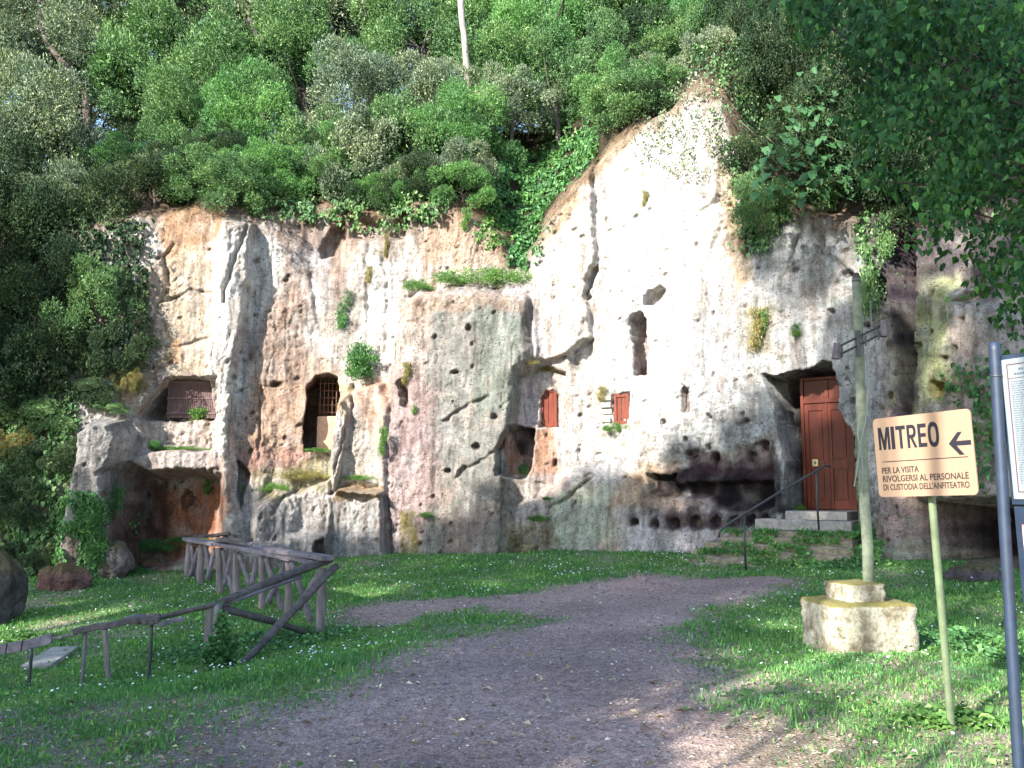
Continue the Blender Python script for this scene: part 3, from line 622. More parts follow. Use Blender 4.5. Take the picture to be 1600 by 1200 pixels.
# masonry patch left of the second shutter
mroot = empty('masonry_patch', frame(948, 668, .1)[0]); tag(mroot, 'small patch of squared pale stones mortared in left of the second orange shutter', 'masonry')
for (a, b_, c_, d_) in [(941, 956, 618, 627), (938, 955, 629, 639), (941, 956, 641, 650), (938, 954, 652, 661), (943, 957, 663, 670)]:
    p0, n_, t = frame((a + b_) / 2, (c_ + d_) / 2, .12); s, z = W((a + b_) / 2, (c_ + d_) / 2); hp, _ = hpos(s, z)
    p0 = hp; q_ = MB(mroot.location); sc = 18.7 / FPX
    q_.box(p0, t * (b_ - a) / 2 * sc + Vector((0, 0, rnd(-.01, .01))), n_ * rnd(.05, .08), Vector((0, 0, (d_ - c_) / 2 * sc * .9)))
    o = q_.build('stone', M['concrete'], mroot, bevel=.015)

# ---- iron grilles
def grille(name, label, pxs, pys, recess, nv, nh, m, rad=.012):
    a, n_, t = frame(pxs[0], sum(pys) / 2, recess); b_, _, _ = frame(pxs[1], sum(pys) / 2, recess)
    z1 = frame(sum(pxs) / 2, pys[0], recess)[0].z; z0 = frame(sum(pxs) / 2, pys[1], recess)[0].z
    root = empty(name, ((a.x + b_.x) / 2, (a.y + b_.y) / 2, z0)); tag(root, label, 'grille')
    for i in range(nv):
        p = a.lerp(b_, (i + .5) / nv); q_ = MB(root.location); q_.tube([(p.x, p.y, z0), (p.x, p.y, (z0 + z1) / 2), (p.x, p.y, z1)], rad, 6); q_.build('bar', m, root, True)
    for i in range(nh):
        z = z0 + (z1 - z0) * (i + .5) / nh; q_ = MB(root.location); q_.tube([(a.x, a.y, z) , (b_.x, b_.y, z)], rad * .9, 6)
        o = q_.build('crossbar', m, root, True); o.location = tuple(n_ * .014)
    return root
grille('iron_grille', 'red-brown iron grille of crossed bars in the tall dark arched opening', (497, 529), (594, 650), -.45, 5, 5, M['rust'])
# low parapet under the grille in that opening
a, n_, t = frame(497, 680, -.5); b_, _, _ = frame(529, 680, -.5); zt = frame(512, 651, -.5)[0].z; zb = frame(512, 706, -.5)[0].z
q_ = MB(((a.x + b_.x) / 2, (a.y + b_.y) / 2, zb - .1)); c = (a + b_) / 2
q_.box((c.x, c.y, (zt + zb) / 2 - .05), t * ((b_ - a).length / 2 + .03), n_ * .12, Vector((0, 0, (zt - zb) / 2 + .05)))
tag(q_.build('parapet', plain_mat('ochre_plaster', (.46, .30, .2), .9, 0, .35, 6, .02), bevel=.03), 'low plastered parapet under the crossed iron grille in the arched opening', 'parapet')
grille('iron_grille', 'small rusty bars in the narrow slit under a tangle of dry roots', (637, 649), (600, 638), -.2, 2, 4, M['rust'], .01)

# ---- fenced gate at the left: vertical iron palings
a, n_, t = frame(262, 622, -.5); b_, _, _ = frame(338, 622, -.5); zt = frame(300, 592, -.5)[0].z; zb = frame(300, 653, -.5)[0].z
root = empty('paling_gate', ((a.x + b_.x) / 2, (a.y + b_.y) / 2, zb)); tag(root, 'wide rusty gate of close vertical palings in the low opening at the left', 'gate')
gm = plain_mat('faded_rust_palings', (.13, .08, .08), .85, .1, .45, 25)
for i in range(27):
    p = a.lerp(b_, (i + .5) / 27); q_ = MB(root.location); q_.box((p.x, p.y, (zt + zb) / 2 + rnd(-.01, .01)), t * .014, n_ * .008, Vector((0, 0, (zt - zb) / 2))); q_.build('paling', gm, root)
for f in (.12, .5, .9):
    z = zb + (zt - zb) * f; c = (a + b_) / 2; q_ = MB(root.location); q_.box(Vector((c.x, c.y, z)) + n_ * .02, t * (b_ - a).length / 2, n_ * .010, Vector((0, 0, .02))); q_.build('rail', gm, root)
q_ = MB(root.location); c = (a + b_) / 2; q_.box(Vector((c.x, c.y, zt + .035)), t * ((b_ - a).length / 2 + .02), n_ * .035, Vector((0, 0, .03))); q_.build('lintel', plain_mat('pale_lintel', (.45, .38, .32), .9), root, bevel=.006)
q_ = MB(root.location); c = (a + b_) / 2; q_.box(Vector((c.x, c.y, (zt + zb) / 2)) - n_ * .05, t * (b_ - a).length / 2, n_ * .006, Vector((0, 0, (zt - zb) / 2 - .01))); q_.build('backing_sheet', gm, root)

# ---- the main door
DR = -.93
dl, n_, t = frame(1259, 700, DR); dr, _, _ = frame(1329, 700, DR)
zt = frame(1285, 590, DR)[0].z; zm = frame(1285, 630, DR)[0].z; zb = frame(1300, 797, DR)[0].z
t = (dr - dl).normalized(); t.z = 0; t.normalize(); n_ = Vector((t.y, -t.x, 0)); up = Vector((0, 0, 1))
dwid = (dr - dl).length * 1.03; O = Vector((dl.x, dl.y, zb)); root = empty('wooden_door', O); tag(root, 'tall varnished red-brown panelled double door deep in the rock doorway', 'door')
def dbox(name, x0, x1, z0, z1, y0, y1, m, parent=root, bev=.004):
    q_ = MB(O); q_.box(O + t * (x0 + x1) / 2 + n_ * (y0 + y1) / 2 + up * (z0 + z1) / 2, t * (x1 - x0) / 2, n_ * (y1 - y0) / 2, up * (z1 - z0) / 2); return q_.build(name, m, parent, bevel=bev)
DH = zm - zb; TH = zt - zb
dbox('frame', -.06, 0, 0, TH, -.05, .05, M['door']); dbox('frame', dwid, dwid + .06, 0, TH, -.05, .05, M['door']); dbox('transom_rail', .001, dwid - .001, DH, DH + .09, -.05, .06, M['door'])
tp = dbox('transom_panel', .001, dwid - .001, DH + .093, TH - .06, -.03, .0, M['door']); dbox('transom_stile', dwid * .5 - .04, dwid * .5 + .04, DH + .094, TH - .061, .0, .03, M['door']); dbox('frame', -.059, dwid + .059, TH - .058, TH, -.048, .048, M['door'])
half = dwid / 2
for k in (0, 1):
    x0 = k * half + .004; x1 = (k + 1) * half - .004
    lf = dbox('door_leaf', x0, x1, .01, DH - .005, -.025, .0, M['door'])
    sw = .075
    for (a, b_) in ((x0, x0 + sw), (x1 - sw, x1)): dbox('stile', a, b_, .01, DH - .005, .001, .028, M['door'], lf)
    zr = [.01, .16, .86, 1.0, DH - .13, DH - .005]
    zr = [z if z < 1.1 else z for z in zr]
    for (a, b_) in ((.01, .17), (.80, .97), (DH - .15, DH - .006)): dbox('rail', x0 + sw + .001, x1 - sw - .001, a, b_, .001, .026, M['door'], lf)
    for (a, b_) in ((.20, .77), (1.0, DH - .18)): dbox('panel', x0 + sw + .025, x1 - sw - .025, a, b_, .001, .016, M['door'], lf, .012)
dbox('astragal', half - .022, half + .022, .012, DH - .007, .029, .045, M['door'])
lk = dbox('lock_plate', .13, .24, .86, 1.0, .029, .038, plain_mat('pale_brass', (.42, .38, .2), .4, .4)); 
dbox('keyhole', .165, .205, .90, .96, .039, .042, M['iron'], lk, .001)

# ---- threshold and rock-cut steps
def stepbox(x0, x1, y0, y1, z0, z1, name, m, parent, ang, org, jag=.03):
    c_, s_ = math.cos(ang), math.sin(ang); seg = 12; vs = []; fs = []
    N1 = [rnd(-jag, jag) for _ in range(seg + 1)]; N2 = [rnd(-jag, jag) * .4 for _ in range(seg + 1)]
    for i in range(seg + 1):
        x = x0 + (x1 - x0) * i / seg
        for (y, z) in ((y0 + N1[i], z0), (y0 + N1[i], z1 - .03), (y0 + .03 + N1[i], z1 + N2[i]), (y1, z1 + N2[i]), (y1, z0)):
            vs.append((org.x + x * c_ - y * s_, org.y + x * s_ + y * c_, z))
    for i in range(seg):
        for k in range(5): fs.append((i * 5 + k, (i + 1) * 5 + k, (i + 1) * 5 + (k + 1) % 5, i * 5 + (k + 1) % 5))
    fs.append((0, 1, 2, 3, 4)); fs.append(tuple(seg * 5 + k for k in (4, 3, 2, 1, 0)))
    q_ = MB(org); q_.quadmesh(vs, fs); return q_.build(name, m, parent)
tng = math.atan2(t.y, t.x); so = empty('stone_steps', (O.x, O.y, 0)); so['kind'] = 'structure'
Ob = Vector((O.x, O.y, 0)); zt0 = zb
thr = stepbox(-.62, dwid + .25, -1.35, .12, zt0 - .35, zt0 - .16, 'threshold_stone', M['sill'], so, tng, Ob, .035)
stepbox(-.12, dwid + .12, -1.08, .1, zt0 - .159, zt0 - .005, 'threshold_stone', M['sill'], so, tng, Ob, .01)
zg = .12; ns = 6
for i in range(ns):
    z1 = zt0 - .35 - (zt0 - .35 - zg) * (i + .15) / ns
    stepbox(-1.05 - .12 * i + rnd(-.1, .1), dwid + .30 + .07 * i, -1.52 - .26 * i, -1.0, zg - .5, z1, 'step', M['stonestep'], so, tng, Ob, .05)

# ---- handrail
root = empty('handrail', at(1163, 888, 15.5)); tag(root, 'thin bent grey steel handrail on two posts beside the overgrown steps', 'handrail')
hp_ = [(1123, 840, 15.35), (1124, 832, 15.35), (1128, 826, 15.38), (1136, 820, 15.4), (1163, 803, 15.5), (1220, 768, 15.75), (1275, 736, 16.0), (1289, 727, 16.05), (1297, 729, 16.1)]
q_ = MB(root.location); q_.tube([at(*p) for p in hp_], .021, 8); q_.build('rail', M['iron'], root, True)
for (x, y0, y1, D) in ((1163, 805, 892, 15.5), (1276, 737, 824, 16.0)):
    q_ = MB(root.location); a = at(x, y0, D); b_ = at(x + 1, y1, D); q_.tube([a, (a + b_) / 2, (a.x, a.y, b_.z - .05)], .02, 8); q_.build('post', M['iron'], root, True)

# ---- tall cross-shaped pole on its old concrete base
B0 = G(1370, 1024); bx = Vector((B0.x, B0.y + .42, 0)); zb = float(gz(bx.x, bx.y))
def lump(name, m, org, cx, cy, zs, outline_fn, seg=26, parent=None, jag=.02):
    rows = []; vs = []
    for j, (z, sc) in enumerate(zs):
        for i in range(seg):
            a = 2 * math.pi * i / seg; r = outline_fn(a) * sc * (1 + rnd(-jag, jag)); vs.append((cx + r * math.cos(a), cy + r * math.sin(a), z + rnd(-jag, jag) * .35))
    fs = [(j * seg + i, j * seg + (i + 1) % seg, (j + 1) * seg + (i + 1) % seg, (j + 1) * seg + i) for j in range(len(zs) - 1) for i in range(seg)]
    fs.append(tuple((len(zs) - 1) * seg + i for i in range(seg))); q_ = MB(org); q_.quadmesh(vs, fs); return q_.build(name, m, parent, True)
def sqr(hx, hy, p=7, rot=0.): return lambda a: 1 / ((abs(math.cos(a - rot)) / hx) ** p + (abs(math.sin(a - rot)) / hy) ** p) ** (1 / p)
# base stone material: pale, yellow-mossy top
def stonebase_mat():
    m, n, b = new_mat('lichened_block'); tc = nd(n, 'TexCoord'); g = nd(n, 'NewGeometry'); sx = nd(n, 'SeparateXYZ'); n.links.new(g.outputs['Normal'], sx.inputs[0])
    z = nd(n, 'TexNoise', Scale=4, Detail=9, Roughness=.7); n.links.new(tc.outputs['Object'], z.inputs['Vector'])
    z2 = nd(n, 'TexNoise', Scale=30, Detail=6, Roughness=.7); n.links.new(tc.outputs['Object'], z2.inputs['Vector'])
    c = ramp(n, z.outputs[0], [(.36, (.09, .065, .05)), (.44, (.17, .14, .09)), (.5, (.27, .245, .17)), (.58, (.40, .37, .29)), (.66, (.13, .12, .06))])
    c = mixc(n, .6, c, ramp(n, z2.outputs[0], [(.32, (.5, .48, .45)), (.6, (1.2, 1.2, 1.2))]), 'MULTIPLY')
    ad = nd(n, 'Math', operation='ADD'); n.links.new(sx.outputs[2], ad.inputs[0]); sc = nd(n, 'Math', operation='MULTIPLY'); n.links.new(z.outputs[0], sc.inputs[0]); sc.inputs[1].default_value = .8; n.links.new(sc.outputs[0], ad.inputs[1])
    f = ramp(n, ad.outputs[0], [(.72, (0, 0, 0)), (.95, (1, 1, 1))]); c = mixc(n, f, c, (.15, .13, .035))
    n.links.new(c, b.inputs['Base Color']); b.inputs['Roughness'].default_value = .95; p = bump(n, b, z.outputs[0], .04); bump(n, b, z2.outputs[0], .012, 1, p); return m
M['block'] = stonebase_mat()
root = empty('stone_pedestal', (bx.x, bx.y, zb)); tag(root, 'squat lichened pale stone block with a smaller broken block on top, carrying the tall pole', 'stone block')
def block(name, cx, cy, z0, z1, hx, hy, rot, parent, jag=.03):
    import bmesh
    bm = bmesh.new(); bmesh.ops.create_cube(bm, size=2); bmesh.ops.subdivide_edges(bm, edges=bm.edges, cuts=11, use_grid_fill=True)
    for v in bm.verts:
        p = Vector(v.co); e = [abs(c_) for c_ in p]; q2 = p.copy()
        r = (abs(p.x) ** 20 + abs(p.y) ** 20 + abs(p.z) ** 20) ** (1 / 20.); p = p / r
        k = 1 + .045 * float(perlin(np.array([p.x * 1.3 + p.z * .7 + cx * 3]), np.array([p.y * 1.3 - p.z * .9]), 120)[0]) + .05 * float(perlin(np.array([p.x * 4 + p.z * 3]), np.array([p.y * 4 + p.z * 2.]), 121)[0])
        x, y = p.x * hx * k, p.y * hy * k; zz = (z0 + z1) / 2 + p.z * (z1 - z0) / 2 * (1 + (k - 1) * .8)
        v.co = (cx + x * math.cos(rot) - y * math.sin(rot) - root.location.x, cy + x * math.sin(rot) + y * math.cos(rot) - root.location.y, zz - root.location.z)
    me = bpy.data.meshes.new(name); bm.to_mesh(me); bm.free(); me.polygons.foreach_set('use_smooth', [True] * len(me.polygons)); return link(name, me, M['block'], parent)
ztop = at(1370, 942, bx.y - .3).z
block('base_block', bx.x, bx.y, zb - .2, ztop, .43, .34, .12, root)
block('top_block', bx.x - .04, bx.y - .05, ztop - .04, ztop + .17, .2, .2, .3, root)
PD = bx.y
pb = at(1357, 915, PD); pt = at(1338, 436, PD + .05); zz0 = ztop + .1
root = empty('wayside_cross', (pb.x, pb.y, zz0)); tag(root, 'tall slender grey-green wooden pole with a tilted dark metal crosspiece, set in the stone block', 'cross')
q_ = MB(root.location)
dp = (pt - pb)
pts = [pb + dp * k / 8 + Vector((rnd(-.006, .006), rnd(-.006, .006), 0)) for k in range(9)]; pts[0] = pb - dp * .04
q_.tube(pts, [.056 - .010 * k / 8 for k in range(9)], 8, .03); q_.build('pole', M['pole2'], root, True)
q_ = MB(root.location); q_.tube([pt - dp.normalized() * .03, pt + dp.normalized() * .06], [.05, .03], 8); q_.build('cap', M['rail_dark'], root)
for (y0, y1) in ((543, 508), (556, 521)):
    a = at(1306, y0 + 1, PD - .10); b_ = at(1379, y1, PD - .05); q_ = MB(root.location); q_.tube([a, (a + b_) / 2, b_], .012, 6); q_.build('cross_rod', M['iron'], root)
for (x, y) in ((1307, 553), (1381, 518)):
    c = at(x, y, PD - .08); q_ = MB(root.location); q_.tube([c + Vector((0, -.02, .11)), c + Vector((0, 0, 0)), c + Vector((-.01, 0, -.05))], [.028, .045, .04], 8, .12); q_.build('end_block', M['rail'], root)
for x, y in ((1315, 547), (1352, 530), (1372, 520)):
    a = at(x, y - 6, PD - .09); b_ = at(x + 1, y + 11, PD - .09); q_ = MB(root.location); q_.tube([a, b_], .009, 6); q_.build('cross_rung', M['iron'], root)
c = at(1341, 537, PD - .09); q_ = MB(root.location); q_.box(c, (.02, 0, 0), (0, .02, 0), (0, 0, .13)); q_.build('bracket', M['iron'], root)
for pts in ([(1360, 470, .1), (1362, 520, .06), (1355, 545, -.08), (1357, 600, -.09), (1353, 655, -.1), (1345, 690, -.1), (1341, 720, -.09), (1335, 760, -.1)], [(1314, 520, .2), (1313, 555, -.05), (1318, 575, -.06), (1330, 600, .1)], [(1341, 660, -.07), (1340, 680, -.08), (1345, 700, -.09), (1348, 730, -.08), (1347, 770, -.07)]):
    q_ = MB(root.location); q_.tube([at(x, y, PD + d) for x, y, d in pts], .0075, 5); q_.build('cable', M['cable'], root, True)

# ---- the orange signboard
TL, TR, BL = at(1364, 655, 6.02), at(1516, 638, 5.42), at(1373, 777, 6.02)
ex = (TR - TL); ey = (TL - BL); ex0 = ex.normalized(); en = ey.cross(ex).normalized(); en = en if en.y < 0 else -en
ey0 = en.cross(ex0); ey0 = ey0 if ey0.z > 0 else -ey0; SW_, SH_ = ex.length, ey.length
Cn = (TL + TR) / 2 - ey0 * SH_ / 2
gpz = G(1487, 1140); root = empty('direction_sign', gpz); tag(root, 'pale orange sign reading MITREO with a left arrow on a leaning pole', 'sign')
def Sp(u, v, d=0): return TL + ex0 * u * SW_ - ey0 * v * SH_ + en * d
def rounded(u0, u1, v0, v1, r, nseg=5):
    pts = []
    for (cu, cv, a0) in ((u1 - r / SW_, v0 + r / SH_, -90), (u1 - r / SW_, v1 - r / SH_, 0), (u0 + r / SW_, v1 - r / SH_, 90), (u0 + r / SW_, v0 + r / SH_, 180)):
        for k in range(nseg + 1):
            a = R(a0 + 90 * k / nseg); pts.append((cu + r / SW_ * math.cos(a), cv + r / SH_ * math.sin(a)))
    return pts
def plate(name, pts, d0, d1, m, parent=root, P=Sp, bevel=0):
    n_ = len(pts); q_ = MB(root.location); q_.quadmesh([P(u, v, d1) for u, v in pts] + [P(u, v, d0) for u, v in pts], [tuple(range(n_)), tuple(range(2 * n_ - 1, n_ - 1, -1))] + [(i, i + n_, (i + 1) % n_ + n_, (i + 1) % n_) for i in range(n_)])
    return q_.build(name, m, parent, bevel=bevel)
panel = plate('panel', rounded(0, 1, 0, 1, .03), -.006, .006, M['board'], bevel=.0015)
def text(name, s, u, v, h, wid, m, parent, P=Sp, exx=None, eyy=None, nn=None, bold=0.0, d=.0075, W_=None, H_=None):
    cu = bpy.data.curves.new(name, 'FONT'); cu.body = s; cu.size = 1; cu.extrude = .004; cu.offset = bold; cu.align_x = 'LEFT'; cu.resolution_u = 4
    o = bpy.data.objects.new(name, cu); COL.objects.link(o); bpy.context.view_layer.update()
    bb = [Vector(c_) for c_ in o.bound_box]; x0 = min(p.x for p in bb); x1 = max(p.x for p in bb); y0 = min(p.y for p in bb); y1 = max(p.y for p in bb)
    dg = bpy.context.evaluated_depsgraph_get(); me = bpy.data.meshes.new_from_object(o.evaluated_get(dg)); bpy.data.objects.remove(o); bpy.data.curves.remove(cu)
    exx = exx or ex0; eyy = eyy or ey0; nn = nn or en
    kx = wid / (x1 - x0); ky = h / (y1 - y0); base = P(u, v, d)
    for vv in me.vertices:
        p = base + exx * (vv.co.x - x0) * kx + eyy * (vv.co.y - y0) * ky + nn * vv.co.z * .2; vv.co = p - root.location
    me.name = name; me.materials.clear(); return link(name, me, m, parent)
# v of the text baseline, heights in metres
def arc(cx, cy, rx, ry, a0, a1, n_, p=2.5):
    o_ = []
    for k in range(n_ + 1):
        t_ = R(a0 + (a1 - a0) * k / n_); c_, s_ = math.cos(t_), math.sin(t_); o_.append((cx + rx * math.copysign(abs(c_) ** (2 / p), c_), cy + ry * math.copysign(abs(s_) ** (2 / p), s_)))
    return o_
def strip(o_, i_): return [[o_[k], o_[k + 1], i_[k + 1], i_[k]] for k in range(len(o_) - 1)]
GLY = {'M': (1.12, [[(0, 0), (0, 1), (.28, 1), (.5, .40), (.72, 1), (1, 1), (1, 0), (.80, 0), (.80, .66), (.6, 0), (.4, 0), (.20, .66), (.20, 0)]]), 'I': (.34, [[(0, 0), (0, 1), (1, 1), (1, 0)]]),
 'T': (.92, [[(0, 1), (1, 1), (1, .83), (.64, .83), (.64, 0), (.36, 0), (.36, .83), (0, .83)]]), 'E': (.78, [[(0, 0), (0, 1), (1, 1), (1, .83), (.32, .83), (.32, .59), (.92, .59), (.92, .43), (.32, .43), (.32, .17), (1, .17), (1, 0)]]),
 'R': (.88, [[(0, 0), (0, 1), (.26, 1), (.26, 0)], [(.34, .42), (.58, .44), (1.0, 0), (.72, 0)]] + strip([(.262, 1)] + arc(.5, .71, .46, .29, 90, -90, 10) + [(.262, .42)], [(.262, .85)] + arc(.5, .71, .2, .14, 90, -90, 10) + [(.262, .57)])),
 'O': (.98, strip(arc(.5, .5, .5, .53, 0, 360, 32), arc(.5, .5, .24, .34, 0, 360, 32)))}
u_ = .05; tot = sum(GLY[c_][0] for c_ in 'MITREO') + .14 * 5; ku = .635 / tot
for ch_ in 'MITREO':
    wd_, polys = GLY[ch_]; q_ = MB(root.location)
    for pl_ in polys:
        pv = [(u_ + x_ * wd_ * ku, .405 - y_ * .285) for x_, y_ in pl_]; n_ = len(pv)
        q_.quadmesh([Sp(x_, y_, .0075) for x_, y_ in pv] + [Sp(x_, y_, .0061) for x_, y_ in pv], [tuple(range(n_)), tuple(range(2 * n_ - 1, n_ - 1, -1))] + [(k, k + n_, (k + 1) % n_ + n_, (k + 1) % n_) for k in range(n_)])
    q_.build('letter', M['black'], panel); u_ += (wd_ + .14) * ku
arrow_pts = [(.775, .33), (.835, .20), (.875, .185), (.843, .305), (.975, .30), (.975, .355), (.843, .36), (.90, .455), (.86, .47)]
ash = plate('arrow', [(.772, .392), (.862, .262), (.905, .262), (.845, .365), (.982, .365), (.982, .420), (.845, .420), (.912, .53), (.866, .53)], .0062, .0075, M['black'], panel)
plate('rule_line', [(.07, .552), (.94, .552), (.94, .562), (.07, .562)], .0062, .007, M['black'], panel)
for s, v, wd in (('PER LA VISITA', .705, .39), ('RIVOLGERSI AL PERSONALE', .81, .87), ("DI CUSTODIA DELL'ANFITEATRO", .915, .87)):
    text('lettering', s, .06, v, SH_ * .078, SW_ * wd, M['brownprint'], panel, bold=.012)
pa = Sp(.58, .5, -.035); pbm = gpz; q_ = MB(root.location); ptop = Sp(.52, .1, -.035)
pdir = (ptop - pbm); q_.tube([pbm - pdir * .1, pbm, pbm + pdir * .35, pbm + pdir * .7, ptop], .0235, 10); q_.build('pole', M['pole'], root, True)
for v in (.2, .85):
    q_ = MB(root.location); k = (v); c = ptop.lerp(pbm, (v - .1) * SH_ / (ptop - pbm).length); q_.box(c + en * .016, ex0 * .05, en * .012, ey0 * .014); q_.build('clamp', M['iron'], root)

# ---- the information board at the right edge
d0, d1 = 5.12, 4.72
IT = at(1562, 562, d0); IR = at(1700, 528, d1 - .1); IB = at(1583, 783, d0)
ix = (IR - IT); ix.z = 0; ix.normalize(); iy = (IT - IB).normalized(); inn = ix.cross(iy).normalized(); inn = inn if inn.y < 0 else -inn
IH = (IT - IB).length; IWd = .62
pz = G(1592, 1199); root = empty('information_board', pz); tag(root, 'tall dark blue metal information board with a white text panel above a reddish picture panel', 'notice board')
def Ip(u, v, d=0): return IT + ix * u - iy * v + inn * d       # metres right, metres down
def iplate(name, u0, u1, v0, v1, a, b_, m, parent, bev=0): return plate(name, [(u0, v0), (u1, v0), (u1, v1), (u0, v1)], a, b_, m, parent, Ip, bev)
lp = IT - ix * .045; dirp = (at(1553, 533, d0) - at(1592, 1195, d0 - .02)).normalized(); base = at(1592, 1199, d0 - .02)
q_ = MB(root.location); q_.tube([base - dirp * .3, base, base + dirp * 1.2, at(1554, 548, d0), at(1553, 535, d0)], .031, 14); q_.build('post', M['bluepaint'], root, True)
q_ = MB(root.location); q_.tube([base - dirp * .3 + ix * (IWd + .1), base + dirp * 1.2 + ix * (IWd + .1), at(1553, 535, d0) + ix * (IWd + .1)], .031, 14); q_.build('post', M['bluepaint'], root, True)
for yy in (588, 783, 812):
    c = at(1556.5 + (yy - 588) * .059, yy, d0); q_ = MB(root.location); q_.tube([c - dirp * .006, c + dirp * .006], .0335, 14); q_.build('collar', M['iron'], root, True)
fr = iplate('frame', -.01, IWd, -.02, IH + .02, -.02, .0, M['bluepaint'], root, .003)
wb = iplate('text_panel', .012, IWd - .02, .005, IH - .012, .001, .006, M['white'], root)
for (u0, u1, v0, v1) in ((.045, .05, .035, IH - .05), (.05, IWd - .06, .035, .04), (.05, IWd - .06, IH - .055, IH - .05), (.05, IWd - .06, .115, .118)): iplate('border_line', u0, u1, v0, v1, .0062, .0072, M['redline'], wb)
for k in range(46):
    v = .135 + k * .0127
    if v > IH - .07: break
    q_ = MB(root.location); u = .065
    while u < IWd - .08:
        w_ = rnd(.008, .03); a_, b2 = u, min(u + w_, IWd - .08)
        q_.quadmesh([Ip(a_, v, .0068), Ip(b2, v, .0068), Ip(b2, v + .0042, .0068), Ip(a_, v + .0042, .0068)], [(0, 3, 2, 1)]); u += w_ + .006
    q_.build('text_line', M['greyprint'], wb)
for v, u0, w_ in ((.062, .12, .34), (.088, .09, .4)):
    q_ = MB(root.location); u = u0
    while u < u0 + w_:
        q_.quadmesh([Ip(u, v, .0068), Ip(u + .012, v, .0068), Ip(u + .012, v + .012, .0068), Ip(u, v + .012, .0068)], [(0, 3, 2, 1)]); u += .018
    q_.build('text_line', M['greyprint'], wb)
fr2 = iplate('frame', .0, IWd, IH + .03, IH + .70, -.02, .0, M['bluepaint'], root, .003)
def picture_mat():
    m, n, b = new_mat('faded_fresco_print'); tc = nd(n, 'TexCoord'); z = nd(n, 'TexNoise', Scale=9, Detail=6, Roughness=.65, Distortion=.8); n.links.new(tc.outputs['Object'], z.inputs['Vector'])
    n.links.new(ramp(n, z.outputs[0], [(.3, (.22, .04, .06)), (.45, (.48, .13, .13)), (.55, (.62, .36, .34)), (.7, (.70, .55, .5))]), b.inputs['Base Color']); b.inputs['Roughness'].default_value = .4; return m
iplate('picture', .045, IWd - .05, IH + .13, IH + .57, .001, .005, picture_mat(), fr2)
for v in (.605, .625):
    q_ = MB(root.location); u = .055
    while u < .4:
        w_ = rnd(.01, .03); q_.quadmesh([Ip(u, IH + v, .002), Ip(u + w_, IH + v, .002), Ip(u + w_, IH + v + .008, .002), Ip(u, IH + v + .008, .002)], [(0, 3, 2, 1)]); u += w_ + .006
    q_.build('text_line', M['white'], fr2)

# ---- timber fence
def fD(x):                                # back run recedes from the corner to the cliff
    return 11.5 + (500 - x) / 205 * 6.6 * (1 - .18 * math.sin(math.pi * (500 - x) / 205))
def onz(p, extra=.08):                     # sink a foot below the ground there
    return Vector((p.x, p.y, float(gz(p.x, p.y)) - extra))
root = empty('timber_fence', G(500, 988)); tag(root, 'grey weathered timber fence of logs with crossed braces running back to the cliff', 'fence')
FO = root.location
def fpost(x0, y0, x1, y1, D, r, m, name='post'):
    a = at(x0, y0, D); b_ = at(x1, y1, D); q_ = MB(FO); a2 = onz(a) if name == 'post' else a; q_.log(a2, b_, r * 1.04, r * .96, 9, .012); return q_.build(name, m, root, True)
for (x0, y0, x1, y1, r) in [(292, 900, 296, 846, .062), (313, 906, 316, 849, .066), (344, 912, 342, 856, .06), (372, 924, 369, 863, .056), (410, 934, 409, 869, .055), (450, 958, 451, 877, .052)]:
    fpost(x0, y0, x1, y1, fD(x0), r, M['post'])
fpost(500, 990, 505, 888, 11.4, .058, M['post'])
for (x0, y0, x1, y1) in [(300, 852, 306, 902), (312, 852, 297, 900), (321, 852, 329, 906), (336, 856, 324, 906), (349, 860, 353, 880), (362, 864, 350, 916), (374, 866, 392, 918), (402, 870, 394, 912), (416, 872, 443, 962), (446, 878, 418, 942), (456, 878, 490, 986), (502, 890, 466, 952), (358, 898, 366, 940), (300, 856, 303, 900)]:
    fpost(x1, y1, x0, y0, fD((x0 + x1) / 2), .042, M['rail'], 'brace')
# far return behind it and its planks
for (x, y0, y1) in ((354, 876, 840), (362, 874, 838)): fpost(x, y0, x, y1, fD(325) + 1.2, .05, M['post'])
def plank(pa, pb_, wd, th, m, name='rail', nrm=None):
    pa = Vector(pa); pb_ = Vector(pb_); d = (pb_ - pa); c = (pa + pb_) / 2; side = d.cross(Vector((0, 0, 1))).normalized(); u2 = side.cross(d).normalized()
    n_ = 9; vs = []; fs = []
    for i in range(n_):
        p = pa + d * i / (n_ - 1) + u2 * rnd(-.006, .006) + side * rnd(-.008, .008); w_ = wd * rnd(.88, 1.08) / 2; h_ = th / 2
        for (sx, sz) in ((-1, -1), (1, -1), (1, 1), (-1, 1)): vs.append(p + side * sx * w_ + u2 * sz * h_)
    for i in range(n_ - 1):
        for k in range(4): fs.append((i * 4 + k, i * 4 + (k + 1) % 4, i * 4 + 4 + (k + 1) % 4, i * 4 + 4 + k))
    fs += [(3, 2, 1, 0), tuple((n_ - 1) * 4 + k for k in range(4))]
    q_ = MB(FO); q_.quadmesh(vs, fs); return q_.build(name, m, root, bevel=.008)
def railp(x, y, dd=0): return at(x, y, fD(x) + dd)
plank(railp(293, 842), railp(342, 851), 0.24, .06, M['rail']); plank(railp(334, 848), railp(400, 860), 0.23, .06, M['rail']); plank(railp(392, 858), railp(462, 873), 0.22, .06, M['rail'])
plank(railp(420, 862) + Vector((0, 0, .03)), railp(512, 876) + Vector((0, 0, .03)), 0.17, .06, M['rail'])
plank(railp(450, 868), railp(500, 879), .2, .07, M['rail']); plank(railp(343, 845) + Vector((0, 0, .02)), railp(388, 850) + Vector((0, 0, .06)), .16, .06, M['rail_dark'])
